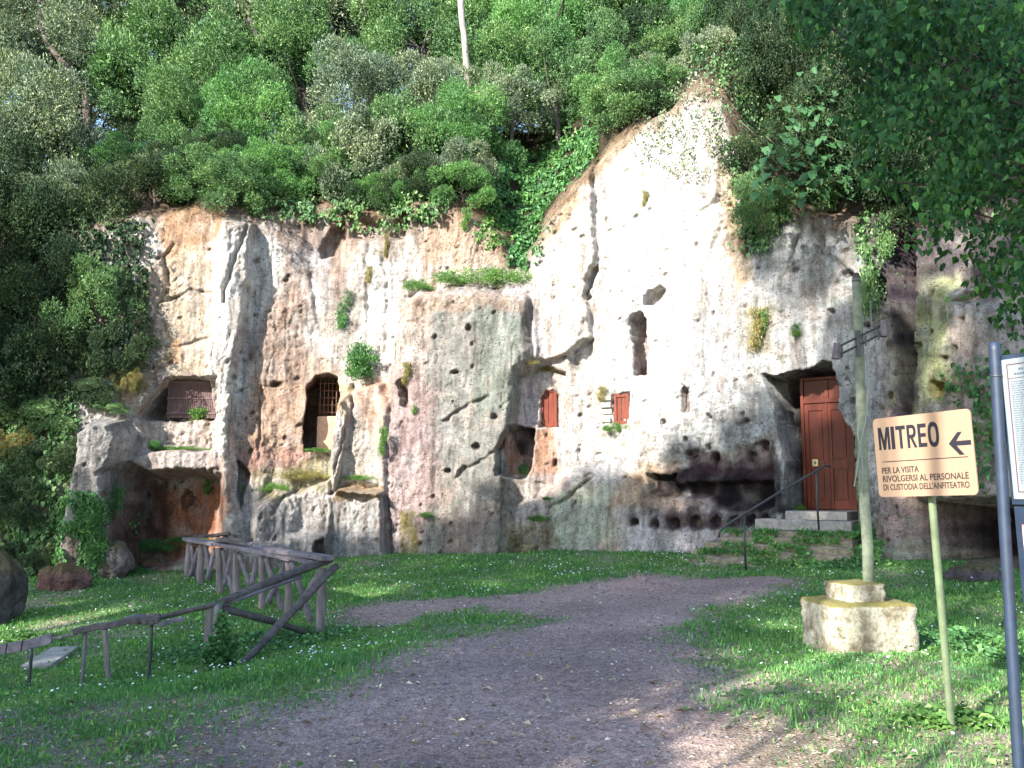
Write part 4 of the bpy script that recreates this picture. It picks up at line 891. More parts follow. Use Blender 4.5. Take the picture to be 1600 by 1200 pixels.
plank(at(303, 838, 18.8), at(342, 837, 19), .4, .05, M['rail_dark']); plank(at(340, 836, 18.8), at(366, 832, 18.6), .4, .06, M['rail_dark'])
# front panel
def flog(p0, p1, r0, r1, m, name): q_ = MB(FO); q_.log(p0, p1, r0, r1, 9, .008, 9); return q_.build(name, m, root, True)
flog(at(517, 873, 11.35), at(345, 942, 9.85), .05, .045, M['rail_dark'], 'rail'); flog(at(470, 901, 10.9), at(340, 947, 9.8), .022, .03, M['rail'], 'rail')
flog(at(525, 884, 11.25), at(371, 1046, 9.9), .045, .045, M['rail_dark'], 'brace'); flog(at(346, 950, 9.9), at(492, 992, 11.4), .045, .035, M['rail_dark'], 'brace')
a = at(327, 946, 9.85); flog(onz(a, .1), a, .04, .038, M['post'], 'post'); a = at(341, 946, 9.7); flog(onz(Vector((a.x - .02, a.y - .1, 0)), .12), a, .046, .04, M['post'], 'post')
flog(at(345, 942, 9.85), at(215, 973, 9.55), .028, .024, M['rail_dark'], 'rail')

# ---- broken step rail below it: thin iron stakes and planks
root = empty('broken_step_railing', G(230, 1062)); tag(root, 'low broken railing of thin stakes and loose boards down the grass bank', 'railing'); FO = root.location
for (x0, y0, x1, y1, r, m) in [(231, 1062, 237, 972, .02, M['iron']), (173, 1052, 163, 978, .028, M['post']), (128, 1066, 134, 986, .02, M['rail']), (45, 1074, 50, 1012, .018, M['iron'])]:
    D = 9.45; a = at(x0, y0, D); b_ = at(x1, y1, D); q_ = MB(FO); q_.log(onz(a, .1), b_, r, r * .9, 8, .008); q_.build('stake', m, root, True)
plank(at(250, 962, 9.6), at(115, 986, 9.4), .12, .06, M['rail_dark']); plank(at(200, 964, 9.75), at(222, 963, 9.75), .26, .02, M['rail'], 'board')
plank(at(222, 972, 9.45), at(250, 968, 9.5), .16, .06, M['rail_dark'], 'board'); plank(at(164, 974, 9.55), at(186, 972, 9.6), .12, .02, M['rail'], 'board'); plank(at(114, 984, 9.5), at(134, 982, 9.5), .10, .02, M['rail'], 'board')
plank(at(248, 976, 9.4), at(288, 966, 9.5), .05, .04, M['rail'], 'rail'); plank(at(118, 990, 9.4), at(84, 998, 9.5), .035, .03, M['rail'], 'rail')
for (xa, ya, xb, yb) in ((82, 997, 36, 1009), (35, 1009, 12, 1013), (11, 1013, -30, 1020)):
    a = at(xa, ya, 9.9); b_ = at(xb, yb, 9.9); q_ = MB(FO); c = (a + b_) / 2; d = (b_ - a) / 2; q_.box(c, d * .97, (0, .02, 0), (0, .01, .055)); q_.build('board', M['rail'], root, bevel=.005)
# stone slab lying on the bank
a = G(55, 1048); b_ = G(102, 1018); c = (a + b_) / 2; q_ = MB(c); d = (b_ - a) / 2; q_.box(c + Vector((0, 0, .03)), d, d.cross(Vector((0, 0, 1))).normalized() * .16, (0, 0, .035))
tag(q_.build('stone_slab', M['concrete'], bevel=.01), 'flat pale slab lying in the grass behind the thin stakes of the broken railing', 'slab')

# ---- loose rocks
def boulder(name, label, p, rx, ry, rz, colr, seed, rot=0, mat='rock', cat='rock', kind=None):
    import bmesh
    bm = bmesh.new(); bmesh.ops.create_icosphere(bm, subdivisions=5 if rx > .4 else 4, radius=1)
    co = np.array([v.co[:] for v in bm.verts]); d = 1 + .28 * fbm(co[:, 0] * 1.2 + co[:, 2] * .9 + seed, co[:, 1] * 1.2 - co[:, 2] * .8 + seed * 3, 130, 4) + .05 * fbm(co[:, 0] * 5 + co[:, 2] * 4, co[:, 1] * 5 - co[:, 2] * 4 + seed, 135, 3)
    co = co * d[:, None] * np.array([rx, ry, rz]); co = np.stack([co[:, 0] * math.cos(rot) - co[:, 1] * math.sin(rot), co[:, 0] * math.sin(rot) + co[:, 1] * math.cos(rot), co[:, 2]], 1)
    for v, c_ in zip(bm.verts, co): v.co = c_
    me = bpy.data.meshes.new(name); bm.to_mesh(me); bm.free(); me.polygons.foreach_set('use_smooth', [True] * len(me.polygons))
    k = fbm(co[:, 0] * 2, co[:, 2] * 2 + seed, 140, 3)[:, None]; top = sstep(.3, .9, co[:, 2] / rz)[:, None]
    cc_ = np.array(colr) * (1 + .3 * k); cc_ = cc_ * (1 - top * .7) + np.array([.16, .14, .05]) * top * .7; col_attr(me, 'col', cc_)
    o = link(name, me, M['rock']); o.location = p; return tag(o, label, cat)
g = G(20, 985); boulder('boulder', 'mossy grey boulder at the left edge above the grass bank', (g.x - .75, g.y + .5, g.z + .35), .5, .55, .75, (.15, .14, .13), 5, .6)
g = G(100, 922); boulder('boulder', 'reddish fallen rock at the foot of the leftmost rock pillar', (g.x - .1, g.y + .2, g.z + .1), .5, .35, .32, (.22, .12, .10), 8)
g = G(175, 905); boulder('boulder', 'pale rounded rock at the foot of the ivied pillar beside the red cave', (g.x - .05, g.y + .25, g.z + .3), .32, .35, .42, (.26, .23, .2), 12)
g = G(492, 868); boulder('boulder', 'dark rough rock in the gap under the grey ledge behind the fence', (g.x, g.y + .3, g.z + .1), .3, .3, .22, (.14, .12, .12), 15)
for i, (x, y, s, lb) in enumerate([(232, 885, .32, 'brown earthy clod on the grass slope before the red cave'), (262, 868, .3, 'reddish clod beside the brown one before the red cave'), (1520, 905, .4, 'low dark rock in the shaded hollow between the sign pole and the information board'), (1420, 1000, .12, 'small grey stone between the sign pole and the stone block')]):
    g = G(x, y); boulder('rock', lb, (g.x, g.y, g.z + .02), s, s * .8, s * .45, (.22, .13, .09) if i < 2 else (.14, .12, .12), 20 + i)

# ------------------------------------------------------------------ leaves
def leafcloud(P, A, Nn, L, Wd, fold=.25, seg=1):
    """P base points, A unit axes, Nn unit normals, L lengths, Wd widths -> verts, quads (seg 1) or six-sided leaves"""
    Bn = np.cross(A, Nn); Bn /= np.linalg.norm(Bn, axis=1)[:, None] + 1e-9; Nn = np.cross(Bn, A)
    L = L[:, None]; Wd = Wd[:, None]; n = len(P)
    if seg == 1:
        V = np.stack([P, P + A * L * .45 + Bn * Wd * .5 + Nn * Wd * fold, P + A * L - Nn * L * .12, P + A * L * .45 - Bn * Wd * .5 + Nn * Wd * fold], 1)
        return V.reshape(-1, 3), np.arange(n * 4).reshape(n, 4)
    V = np.stack([P, P + A * L * .28 + Bn * Wd * .48 + Nn * Wd * fold, P + A * L * .68 + Bn * Wd * .30 + Nn * (Wd * fold * .6 - L * .08), P + A * L - Nn * L * .28, P + A * L * .68 - Bn * Wd * .30 + Nn * (Wd * fold * .6 - L * .08), P + A * L * .28 - Bn * Wd * .48 + Nn * Wd * fold], 1)
    b = np.arange(n)[:, None] * 6
    return V.reshape(-1, 3), np.concatenate([b + [0, 1, 2, 3], b + [0, 3, 4, 5]], 0)
def unit(a): return a / (np.linalg.norm(a, axis=1)[:, None] + 1e-9)
def crown_mesh(name, seed, nblob, nleaf, R0=1.0, L=.055, squash=.85, leafw=.42, spread=.33, hole=0.):
    r = np.random.default_rng(seed); d = unit(r.normal(size=(nblob, 3))); d[:, 2] = np.where(d[:, 2] < -.8, -d[:, 2] * .6, d[:, 2])
    c = d * r.uniform(.58, 1.0, (nblob, 1)) * np.array([1, 1, squash]) * (1 + .25 * r.normal(size=(nblob, 1)) * .6); br = r.uniform(.15, spread * .9, nblob)
    w_ = br ** 2; k = r.choice(nblob, nleaf, p=w_ / w_.sum()); dd = unit(r.normal(size=(nleaf, 3))); dd[:, 2] = np.where((dd[:, 2] < -.25) & (r.random(nleaf) < .6), -dd[:, 2], dd[:, 2])
    # twigs: leaves gather in little upright sprays
    tw = np.round(dd * 4 + k[:, None] * 1.7) ; jit = unit(np.sin(tw * 12.9898 + tw[:, [1, 2, 0]] * 78.233) + 1e-3)
    rad = br[k] * (.72 + .28 * r.random(nleaf) ** .6) * (1 + .22 * jit[:, 0]); P = c[k] + dd * rad[:, None] + jit * .03
    A = unit(dd * .7 + jit * .6 + np.array([0, 0, .45]) + .5 * r.normal(size=(nleaf, 3))); N_ = unit(dd + .7 * r.normal(size=(nleaf, 3)) + np.array([0, 0, .3]))
    Ln = L * r.uniform(.6, 1.35, nleaf); V, F_ = leafcloud(P * R0, A, N_, Ln, Ln * leafw); return mesh_np(name, V, F_), c * R0
CROWN = [crown_mesh('crown_mesh', 200 + i, nb, nl, 1.0, L_, sq, lw, sp_) for i, (nb, nl, L_, sq, lw, sp_) in enumerate([(34, 21000, .048, .85, .42, .32), (42, 23000, .045, .75, .45, .28), (28, 19000, .050, .95, .40, .34), (48, 20000, .042, .8, .42, .26), (38, 22000, .044, .7, .5, .30)])]
BIG = [crown_mesh('crown_mesh', 240 + i, nb, 46000, 1.0, L_, sq, lw, sp_) for i, (nb, L_, sq, lw, sp_) in enumerate([(26, .036, .95, .42, .40), (34, .035, .85, .45, .36), (22, .038, 1.0, .40, .42), (38, .034, .9, .42, .34)])]
def trunk_mesh(seed):
    random.seed(seed); q_ = MB(); q_.log((0, 0, -2.6), (rnd(-.1, .1), rnd(-.1, .1), -.2), .085, .055, 8, .04); pts = CROWN[seed % 5][1]
    for k in range(14):
        e_ = Vector(pts[random.randrange(len(pts))]); z0 = rnd(-1.0, -.1); a = Vector((0, 0, z0)); mid = a.lerp(e_, .5) + Vector((rnd(-.1, .1), rnd(-.1, .1), rnd(0, .12))); q_.tube([a, a.lerp(mid, .5) + Vector((0, 0, .02)), mid, mid.lerp(e_, .6), e_], [.035, .028, .02, .013, .006], 5, .1)
    me = bpy.data.meshes.new('trunk_mesh'); me.from_pydata(q_.v, [], q_.f); me.update(); return me
TRUNK = [trunk_mesh(i) for i in range(5)]
random.seed(99)
dgd = None
def hill_z(x, y):
    ok, loc, nn, _ = cliff.ray_cast(Vector((x, y, 40)), Vector((0, 0, -1)))
    return loc.z if ok else float(gz(x, y))
bpy.context.view_layer.update()
def make_tree(c, r, mat, label, group, name='oak_tree', cat='tree', trunkmat='bark', i=0, sq=1.0):
    g = hill_z(c.x, c.y); g = g if g > c.z - 4.5 or c.y < 4 else c.z - .8 * r; root = empty(name, (c.x, c.y, min(g, c.z - .2))); tag(root, label, cat, group)
    cm = BIG[i % 4][0] if r > 1.45 and c.y > 4 else CROWN[i % 5][0]
    if not cm.materials: cm.materials.append(M['oak_green'])
    o = link('crown', cm, None, root)
    o.material_slots[0].link = 'OBJECT'; o.material_slots[0].material = M[mat]
    o.location = (0, 0, c.z - root.location.z); o.scale = (r, r, r * sq); o.rotation_euler = (0, 0, rnd(0, 6.28))
    t_ = link('trunk', TRUNK[i % 5], M[trunkmat], root); t_.location = o.location; t_.rotation_euler = o.rotation_euler
    h = (c.z - root.location.z)
    if c.y < 4: t_.scale = (r * .26, r * .26, h / 2.4); return root  # trunks behind the viewer thinned so their shadows fade out
    if name == 'shrub': t_.scale = (r * .5, r * .5, r * .3); return root
    t_.scale = (r * .8, r * .8, max(h + .4, .9 * r) / 2.4 if h < 2.2 * r else h / 2.4)
    if h < 2.2 * r: t_.scale = (r * .8, r * .8, r * min(1, .25 + h / r * .4))
    return root
GR = 'trees of the wood above the cliff'
TREES = [ # px, py, D, radius px, material, label
 (60, 40, 30, 130, 'oak_grey', 'grey-green holm oak in the top left corner of the wood'), (200, 30, 31, 120, 'oak_grey', 'greyish oak crown high at the left, right of the bare leaning trunk'), (330, 40, 30, 120, 'oak_green', 'olive oak crown along the top edge left of the sky gaps'), (450, 30, 30, 115, 'oak_grey', 'grey-green oak crown at the top edge above the small sky gaps'),
 (40, 150, 25, 105, 'oak_grey', 'pale grey-green oak at the left edge above the dark hollow'), (140, 170, 26, 85, 'oak_grey', 'tawny grey oak crown with bare twigs just above the dark hollow at the left'), (260, 140, 26, 110, 'oak_green', 'large soft olive-green oak crown right of the dark hollow'), (370, 130, 25, 95, 'oak_green', 'mid green oak crown between the olive one and the fresh green ones'), (300, 235, 23, 80, 'oak_green', 'olive-green oak crown hanging over the orange rock knob'),
 (395, 215, 22.6, 72, 'oak_bright', 'fresh green crown left of the bluish-grey bush'), (350, 300, 21.6, 52, 'oak_green', 'green crown touching the rim above the white rock spur'), (430, 300, 21.2, 55, 'oak_bright', 'bright green crown hanging low over the cliff rim right of the white spur'), (480, 130, 25, 90, 'oak_green', 'mid green oak crown under the left sky gap'), (545, 190, 23, 80, 'oak_grey', 'bluish-grey oak crown in the middle of the wood'),
 (560, 275, 21.4, 68, 'oak_grey', 'bluish-grey crown drooping over the dark rim of the cliff'), (500, 265, 22, 60, 'oak_green', 'dense green crown between bright and bluish ones at the rim'), (560, 60, 31, 80, 'oak_green', 'small distant oak crown beside the bright sky gap'), (660, 70, 28, 95, 'oak_green', 'green oak crown left of the straight pale trunk'), (650, 170, 24, 75, 'oak_grey', 'soft grey-green crown below the pale trunk'),
 (720, 210, 22.6, 72, 'oak_bright', 'bright yellow-green crown left of the ivy gully'), (640, 250, 21.8, 66, 'oak_green', 'mid green crown beside the bright yellow-green one'), (660, 320, 20.9, 42, 'ivy', 'dark green bush hanging below the rim beside the ivy gully'), (600, 330, 20.9, 40, 'oak_dark', 'dark bush in the shade under the bluish crown'), (790, 130, 25, 85, 'oak_green', 'green oak crown right of the pale trunk'), (790, 45, 28, 80, 'oak_bright', 'leafy crown at the top edge right of the pale trunk'),
 (860, 80, 26, 95, 'oak_bright', 'large fresh green crown above the ivy gully'), (800, 170, 23.2, 56, 'oak_grey', 'grey-green crown just above the ivy gully'), (870, 140, 23.6, 62, 'oak_green', 'deep green crown over the black shaded hollow'), (950, 60, 26, 95, 'oak_green', 'broad deep green crown at the top edge left of the cliff peak'), (950, 130, 23.5, 70, 'oak_green', 'dark glossy crown on the slope left of the cliff peak'),
 (1010, 95, 23, 60, 'oak_dark', 'dark crown right beside the pale cliff peak'), (1030, 30, 26, 85, 'oak_green', 'green crown at the top edge above the cliff peak'), (1072, 82, 22.5, 42, 'oak_green', 'small green crown perched on the tip of the pale cliff peak'), (1120, 30, 24, 80, 'oak_bright', 'yellow-green crown behind the cliff peak at the top edge'), (1110, 110, 21.5, 45, 'oak_grey', 'sparse grey bush growing on the pale cliff peak'), (1190, 60, 22, 80, 'oak_dark', 'dark crown right of the yellow-green one, behind the broad leaves'),
 (1180, 170, 20, 62, 'oak_dark', 'dark bush in the shaded slope left of the broad-leaved plant'), (1250, 110, 20, 80, 'oak_dark', 'deep green crown behind the broad-leaved plant'), (1330, 60, 18, 100, 'oak_dark', 'dark crown behind the hanging glossy branches at the upper right'), (1330, 200, 17, 80, 'oak_dark', 'dark bush on the slope right of the broad-leaved plant'), (1190, 325, 17.6, 38, 'oak_green', 'green bush spilling over the rim left of the grey rock face'),
 (1450, 160, 15.5, 130, 'oak_dark', 'black-green bush far behind the hanging branches near the right edge'), (1560, 80, 15, 140, 'oak_dark', 'dark crown in the top right corner'), (1480, 290, 15, 65, 'oak_dark', 'dark bush over the purple rock fissure'),
 (70, 290, 21.5, 100, 'oak_grey', 'grey-green bushy oak lit on top below the dark hollow at the left edge'), (30, 400, 20.4, 105, 'oak_dark', 'dark oak crown at the left edge level with the cliff face'), (140, 380, 20.6, 90, 'oak_dark', 'dark oak crown beside the orange rock knob'), (60, 510, 19.4, 95, 'oak_dark', 'dark crown at the left edge above the lit undergrowth'), (155, 480, 19, 58, 'oak_green', 'small crown with lit leaves against the dark left trees'), (200, 300, 23, 70, 'oak_dark', 'dark crown above the orange rock knob'), (-30, 620, 18.6, 70, 'oak_dark', 'dark bush cut by the left edge'), (180, 560, 18.9, 42, 'oak_dark', 'dark bush hanging left of the paling gate')]
for i, (px, py, D, rp, mt, lb) in enumerate(TREES):
    make_tree(at(px, py, D), rp * D / FPX * 1.3, mt, lb, GR, name='shrub' if 'bush' in lb else 'oak_tree', cat='shrub' if 'bush' in lb else 'tree', i=i, sq=1.3 if D < 23 else 1.1)
# far fill of the wood behind (each its own tree, nothing tells them apart)
for i in range(22):
    if i in (1, 2, 3, 5, 6, 8): continue
    px = -20 + i * 75 + rnd(-15, 15); D = rnd(30, 35); py = rnd(-10, 70) if i < 7 else rnd(30, 110)
    make_tree(at(px, py, D), rnd(95, 125) * D / FPX, 'oak_dark', 'dark far oak showing only through the gaps between nearer crowns', 'far dark trees filling the wood', i=i + 2)

k = 0; random.seed(31)
while k < 46:
    px = rnd(-30, 1240); py = rnd(40, 380); loc, nn = cliff_hit(px, py)
    if loc is None or loc.z < np.interp(s_of_px(px), RS, RZ) + .25 or loc.y > 34: continue
    if 1020 < px < 1110 and py > 60 or 745 < px < 960 and py > 175: continue
    k += 1; make_tree(loc + Vector((0, -.2, .25)), rnd(.6, 1.15), *random.choice([('oak_green', 'low mid-green shrub of the undergrowth between the oaks above the cliff'), ('oak_dark', 'low dark shrub of the undergrowth between the oaks above the cliff'), ('oak_grey', 'low grey-leaved shrub of the undergrowth between the oaks above the cliff'), ('oak_bright', 'low fresh green shrub of the undergrowth between the oaks above the cliff')]), 'undergrowth shrubs between the oaks', name='shrub', cat='shrub', i=k, sq=.9)

# bare trunks that stand out
for nm, lb, pts, D, r0, r1 in [('bare_trunk', 'dark leaning bare trunk rising at the upper left', [(135, 150), (118, 120), (96, 95), (75, 70), (65, 45), (62, 20), (60, -20)], 24.2, .13, .05), ('bare_trunk', 'straight pale trunk rising to the top edge in the middle of the wood', [(728, 90), (726, 60), (722, 30), (718, -20)], 23.6, .10, .085), ('bare_trunk', 'short dark stub of trunk among the crowns right of the olive oak', [(408, 62), (398, 50), (388, 30)], 24, .1, .06)]:
    b0 = at(*pts[0], D); g0 = Vector((b0.x + .2, b0.y + .3, hill_z(b0.x, b0.y) - .3)); q_ = MB(g0); P_ = [g0, g0.lerp(b0, .5)] + [at(a, b_, D) for a, b_ in pts]; n_ = len(P_)
    q_.tube(P_, [r0 + (r1 - r0) * k / (n_ - 1) for k in range(n_)], 9, .08); o = q_.build(nm, M['bark_pale' if 'pale' in lb else 'bark'], smooth=True); tag(o, lb, 'tree trunk')

# unseen trees behind the viewer: crowns placed to block sun, gaps left open
random.seed(5); k = 0
for (x0, x1, z) in [(-13.2, -6.5, 5.2), (-14.5, -7.9, 7.4), (-17, -9.2, 9.6), (-20, -8.8, 11.8), (-24, -9.4, 13.8), (-27, -9.6, 15.6), (-13.2, -9.6, 17.6), (-13.2, -10, 19.6), (-13.2, -10.6, 21.6), (-34, -27.6, 15), (-34, -28.2, 17.5), (-34, -28.6, 20), (-34, -28.8, 22.5), (-8.2, -2.4, 11.6), (-8.2, -1.8, 13.8), (-9.4, -2.6, 15.9), (-10, -4, 18), (-9.6, -4.5, 20), (-9, -6, 21.6)]:
    nx_ = max(2, int(round((x1 - x0) / (2.1 if z < 10 else 2.5)))); 
    thin = z > 17 and x0 > -14
    for j in range(nx_):
        if thin and j == 0 and z > 19: continue
        x = x0 + (x1 - x0) * (j + .5) / nx_; k += 1
        for lay in ((0, 1) if z < 10.5 else (0,)):
            q0 = 2.6 * lay; make_tree(Vector((x - .839 * q0 + (1.0 if lay else 0) * (j < nx_ - 1) + rnd(-.3, .3), -3.2 - q0 + rnd(-1.2, 1.0), z + .753 * q0 + rnd(-.3, .3))), rnd(1.2, 1.5) if thin else rnd(1.8, 2.15), 'oak_green', 'unseen oak behind the viewer, placed to shade the lawn', 'unseen trees placed behind the viewer to shade the lawn', i=k + 2 * lay)

# ---- shrubs and herbs growing on the rock: each a plant of its own
PLM = {}
def plant_mesh(seed, n, kind):
    r = np.random.default_rng(seed); 
    if kind == 'bush': nb = 22; c = unit(r.normal(size=(nb, 3))) * r.uniform(.2, .75, (nb, 1)); br = r.uniform(.22, .42, nb); L = .14; lw = .5
    elif kind == 'cushion': nb = 40; c = np.stack([r.uniform(-1, 1, nb), r.uniform(-.6, .6, nb), r.uniform(-.3, .6, nb)], 1); br = r.uniform(.18, .35, nb); L = .10; lw = .38; c[:, 2] *= np.sqrt(np.clip(1 - c[:, 0] ** 2, .05, 1))
    else: nb = 14; c = np.stack([r.normal(0, .3, nb), r.normal(0, .2, nb), r.uniform(-.9, .7, nb)], 1); br = r.uniform(.2, .4, nb); L = .16; lw = .45
    k = r.integers(0, nb, n); d = unit(r.normal(size=(n, 3))); d[:, 2] = np.where(d[:, 2] < -.4, -d[:, 2], d[:, 2]); P = c[k] + d * (br[k] * r.random(n) ** .5)[:, None]
    P = P + r.normal(size=(n, 3)) * np.array([.10, .08, .16]) * (r.random((n, 1)) > .55); A = unit(d + np.array([0, 0, .6]) + .5 * r.normal(size=(n, 3))); Ln = L * r.uniform(.5, 1.3, n); V, F_ = leafcloud(P, A, unit(d + .6 * r.normal(size=(n, 3))), Ln, Ln * lw, .2, 1); return mesh_np(kind, V, F_)
for k, (kind, n_) in enumerate([('bush', 3200), ('cushion', 5200), ('hang', 1500)]): PLM[kind] = [plant_mesh(300 + 10 * k + j, n_, kind) for j in range(3)]
def plant(px, py, wpx, hpx, kind, mat, label, name='herb', cat='plant', dd=.05, group=None, j=None, leaf=1.0):
    loc, nn = cliff_hit(px, py)
    if loc is None: loc = at(px, py, 18); nn = Vector((0, -1, 0))
    D = loc.y; me = PLM[kind][random.randrange(3)]
    o = bpy.data.objects.new(name, me); COL.objects.link(o)
    if not me.materials: me.materials.append(M['herb'])
    o.material_slots[0].link = 'OBJECT'; o.material_slots[0].material = M[mat]
    h2 = hpx / 2 * D / FPX; w2 = wpx / 2 * D / FPX; o.location = loc + Vector((nn.x, nn.y, 0)) * min(w2, .35) * .5; o.scale = (w2, min(w2, max(h2, .25)) * .8, h2); o.rotation_euler = (0, 0, math.atan2(nn.x, -nn.y) * -.0 + rnd(-.3, .3))
    tag(o, label, cat, group); return o
PL = [(757, 441, 136, 52, 'cushion', 'herb', 'long bright green cushion of herbs on top of the grey rock buttress'), (658, 451, 44, 34, 'cushion', 'herb', 'small green tuft at the left end of the buttress top'), (568, 570, 62, 66, 'bush', 'ivy', 'round bright green shrub growing out of the rock right of the barred opening'),
 (540, 494, 32, 54, 'hang', 'ivy', 'dark green fern clump on the cliff above the round green shrub'), (545, 465, 24, 24, 'hang', 'oak_grey', 'greyish sprig above the dark fern clump'), (318, 648, 42, 38, 'bush', 'herb', 'green tuft on the sill in front of the paling gate'), (967, 672, 36, 26, 'cushion', 'herb', 'green fern under the second orange shutter'), (1188, 515, 44, 70, 'hang', 'herb_dry', 'brown and green hanging tussock above and left of the doorway'), (1192, 505, 24, 40, 'hang', 'herb', 'fresh green shoots in the middle of the brown tussock above the doorway'), (1246, 517, 26, 24, 'hang', 'herb', 'small green tuft right of the brown tussock above the doorway'),
 (285, 702, 110, 12, 'cushion', 'herb', 'strip of grass along the ledge under the gate'), (234, 697, 30, 18, 'bush', 'ivy', 'dark green clump in the left corner of the ledge under the gate'), (328, 760, 22, 28, 'hang', 'ivy', 'green sprig on the upper wall of the red cave'), (145, 812, 66, 74, 'bush', 'ivy', 'leafy ivy mass covering the middle of the left rock pillar'), (150, 860, 48, 60, 'bush', 'ivy', 'lower end of the ivy on the left rock pillar'), (175, 780, 34, 40, 'hang', 'ivy', 'ivy shoots on the right edge of the left rock pillar'),
 (560, 748, 46, 14, 'cushion', 'herb', 'low green herbs on the ledge of the square block'), (593, 690, 22, 46, 'hang', 'herb', 'pale green sprig in the crevice above the square block'), (500, 705, 44, 12, 'cushion', 'herb', 'grass strip on the sill of the arched barred opening'), (480, 745, 66, 30, 'cushion', 'herb_dry', 'dry yellowish grass on the ledge under the arched opening'), (425, 765, 60, 26, 'cushion', 'herb', 'green grass on the broken ledge behind the fence'),
 (637, 584, 26, 36, 'hang', 'herb_dry', 'brown tangle of dry roots over the narrow slit'), (648, 640, 12, 14, 'hang', 'herb', 'tiny tuft below the narrow slit'), (815, 735, 20, 22, 'bush', 'ivy', 'small fern at the foot of the blackened niche'), (825, 568, 26, 14, 'cushion', 'herb_dry', 'dry grass tuft at the upper left corner of the pink recess'), (868, 578, 40, 12, 'cushion', 'herb_dry', 'dry grass along the top of the pink recess'), (855, 780, 16, 10, 'cushion', 'ivy', 'tiny green tuft at the lower end of the crack right of the niche'),
 (668, 806, 22, 16, 'cushion', 'herb', 'small pale tuft beside the mossy streak low on the buttress'), (838, 812, 30, 18, 'cushion', 'herb', 'small green tuft low on the rock right of the buttress'), (1008, 312, 18, 30, 'hang', 'herb_dry', 'lone yellowish tuft high on the white cliff face'), (725, 345, 26, 40, 'hang', 'herb', 'pale green tuft below the rim left of the ivy gully'), (575, 430, 18, 30, 'hang', 'herb_dry', 'yellow-green tuft on the pale cliff below the rim'), (603, 385, 14, 40, 'hang', 'herb_dry', 'yellowish streak of herbs below the dark rim'),
 (940, 615, 22, 26, 'hang', 'herb_dry', 'yellowish herb left of the second orange shutter'), (1240, 798, 28, 22, 'bush', 'herb', 'green tuft at the left end of the pale threshold'), (300, 845, 60, 20, 'cushion', 'herb', 'green herbs at the foot of the red cave'), (240, 855, 70, 34, 'cushion', 'ivy', 'dark green herbs climbing into the red cave'), (190, 895, 50, 26, 'cushion', 'ivy', 'dark nettles at the foot of the pale rock beside the cave'),
 (1360, 440, 44, 130, 'hang', 'oak_green', 'long curtain of hanging greenery right of the grey rock face'), (1375, 370, 50, 90, 'hang', 'oak_green', 'upper part of the greenery curtain below the dark bush'), (1210, 330, 90, 50, 'cushion', 'oak_green', 'green fringe spilling over the top of the grey rock face'), (1290, 312, 110, 40, 'cushion', 'oak_green', 'yellow-flecked fringe of herbs along the top right of the grey rock face'), (1185, 375, 40, 60, 'hang', 'oak_dark', 'drooping dark bush at the left corner of the grey rock face'), (1330, 290, 80, 44, 'cushion', 'oak_green', 'green herbs under the broad-leaved plant'),
 (935, 210, 20, 30, 'hang', 'ivy', 'small ivy tuft at the rim right of the ivy gully'), (1345, 835, 50, 40, 'bush', 'ivy', 'dark green weeds right of the steps'), (1420, 910, 60, 50, 'hang', 'ivy', 'green weeds at the foot of the right rock pillar')]
for a in PL: plant(*a)
# lit undergrowth at the left foot of the cliff
for (px, py, w_, h_, mt, lb) in [(60, 650, 150, 70, 'oak_green', 'green lit undergrowth at the left edge, upper clump'), (85, 720, 110, 90, 'oak_dark', 'dark green undergrowth just left of the tall rock pillar'), (40, 790, 130, 110, 'oak_dark', 'dark undergrowth low at the left edge'), (50, 870, 110, 70, 'oak_dark', 'dark nettles above the mossy boulder'), (20, 700, 90, 80, 'herb_dry', 'brownish dry creeper at the left edge'), (130, 610, 120, 50, 'oak_dark', 'dark shrub above the tall rock pillar'), (205, 600, 50, 60, 'herb_dry', 'yellowish hanging roots left of the paling gate'), (185, 640, 60, 24, 'oak_green', 'green fringe on top of the tall rock pillar')]:
    PLM['crown'] = [c_[0] for c_ in CROWN]; o = plant(px, py, w_, h_, 'crown', mt, lb, 'undergrowth')
plant(45, 1000, 60, 26, 'cushion', 'ivy', 'nettles') if False else None

# ---- ivy and creepers lying on the rock
def wallleaves(poly, n, L, mat, label, name='ivy', cat='ivy', lift=.06, down=True, seed=1, parent=None):
    P = np.array(WP(poly)); r = np.random.default_rng(seed); lo, hi = P.min(0), P.max(0); q_ = r.uniform(lo, hi, (n * 3, 2))
    wx = q_[:, 0] + .18 * perlin(q_[:, 0] * 2, q_[:, 1] * 2, 150); wz = q_[:, 1] + .18 * perlin(q_[:, 0] * 2, q_[:, 1] * 2, 151)
    keep = (sdf_poly(wx, wz, P) + .12 * r.normal(size=len(q_)) > 0) & (perlin(q_[:, 0] * 3, q_[:, 1] * 3, 152) > -.32); q_ = q_[keep][:n]
    pts = []; ns = []
    for s, z in q_:
        p, nn = hpos(s, z); pts.append(p[:]); ns.append(nn[:])
    pts = np.array(pts); ns = np.array(ns); m_ = len(pts); clump = (.5 + .5 * perlin(q_[:, 0] * 4, q_[:, 1] * 4, 153)); pts = pts + ns * (lift * (.3 + 2.2 * clump * r.random(m_)))[:, None]
    A = unit(np.array([0, 0, -1.0 if down else .6]) + ns * .5 + .45 * r.normal(size=(m_, 3))); Nn = unit(ns + np.array([0, 0, .45]) + .35 * r.normal(size=(m_, 3))); Ln = L * r.uniform(.6, 1.3, m_)
    V, F_ = leafcloud(pts, A, Nn, Ln, Ln * .85, .12, 2); o_ = Vector(pts.mean(0)); V = V - np.array(o_[:]); me = mesh_np(name, V, F_); o = link(name, me, M[mat]); o.location = o_; return tag(o, label, cat)
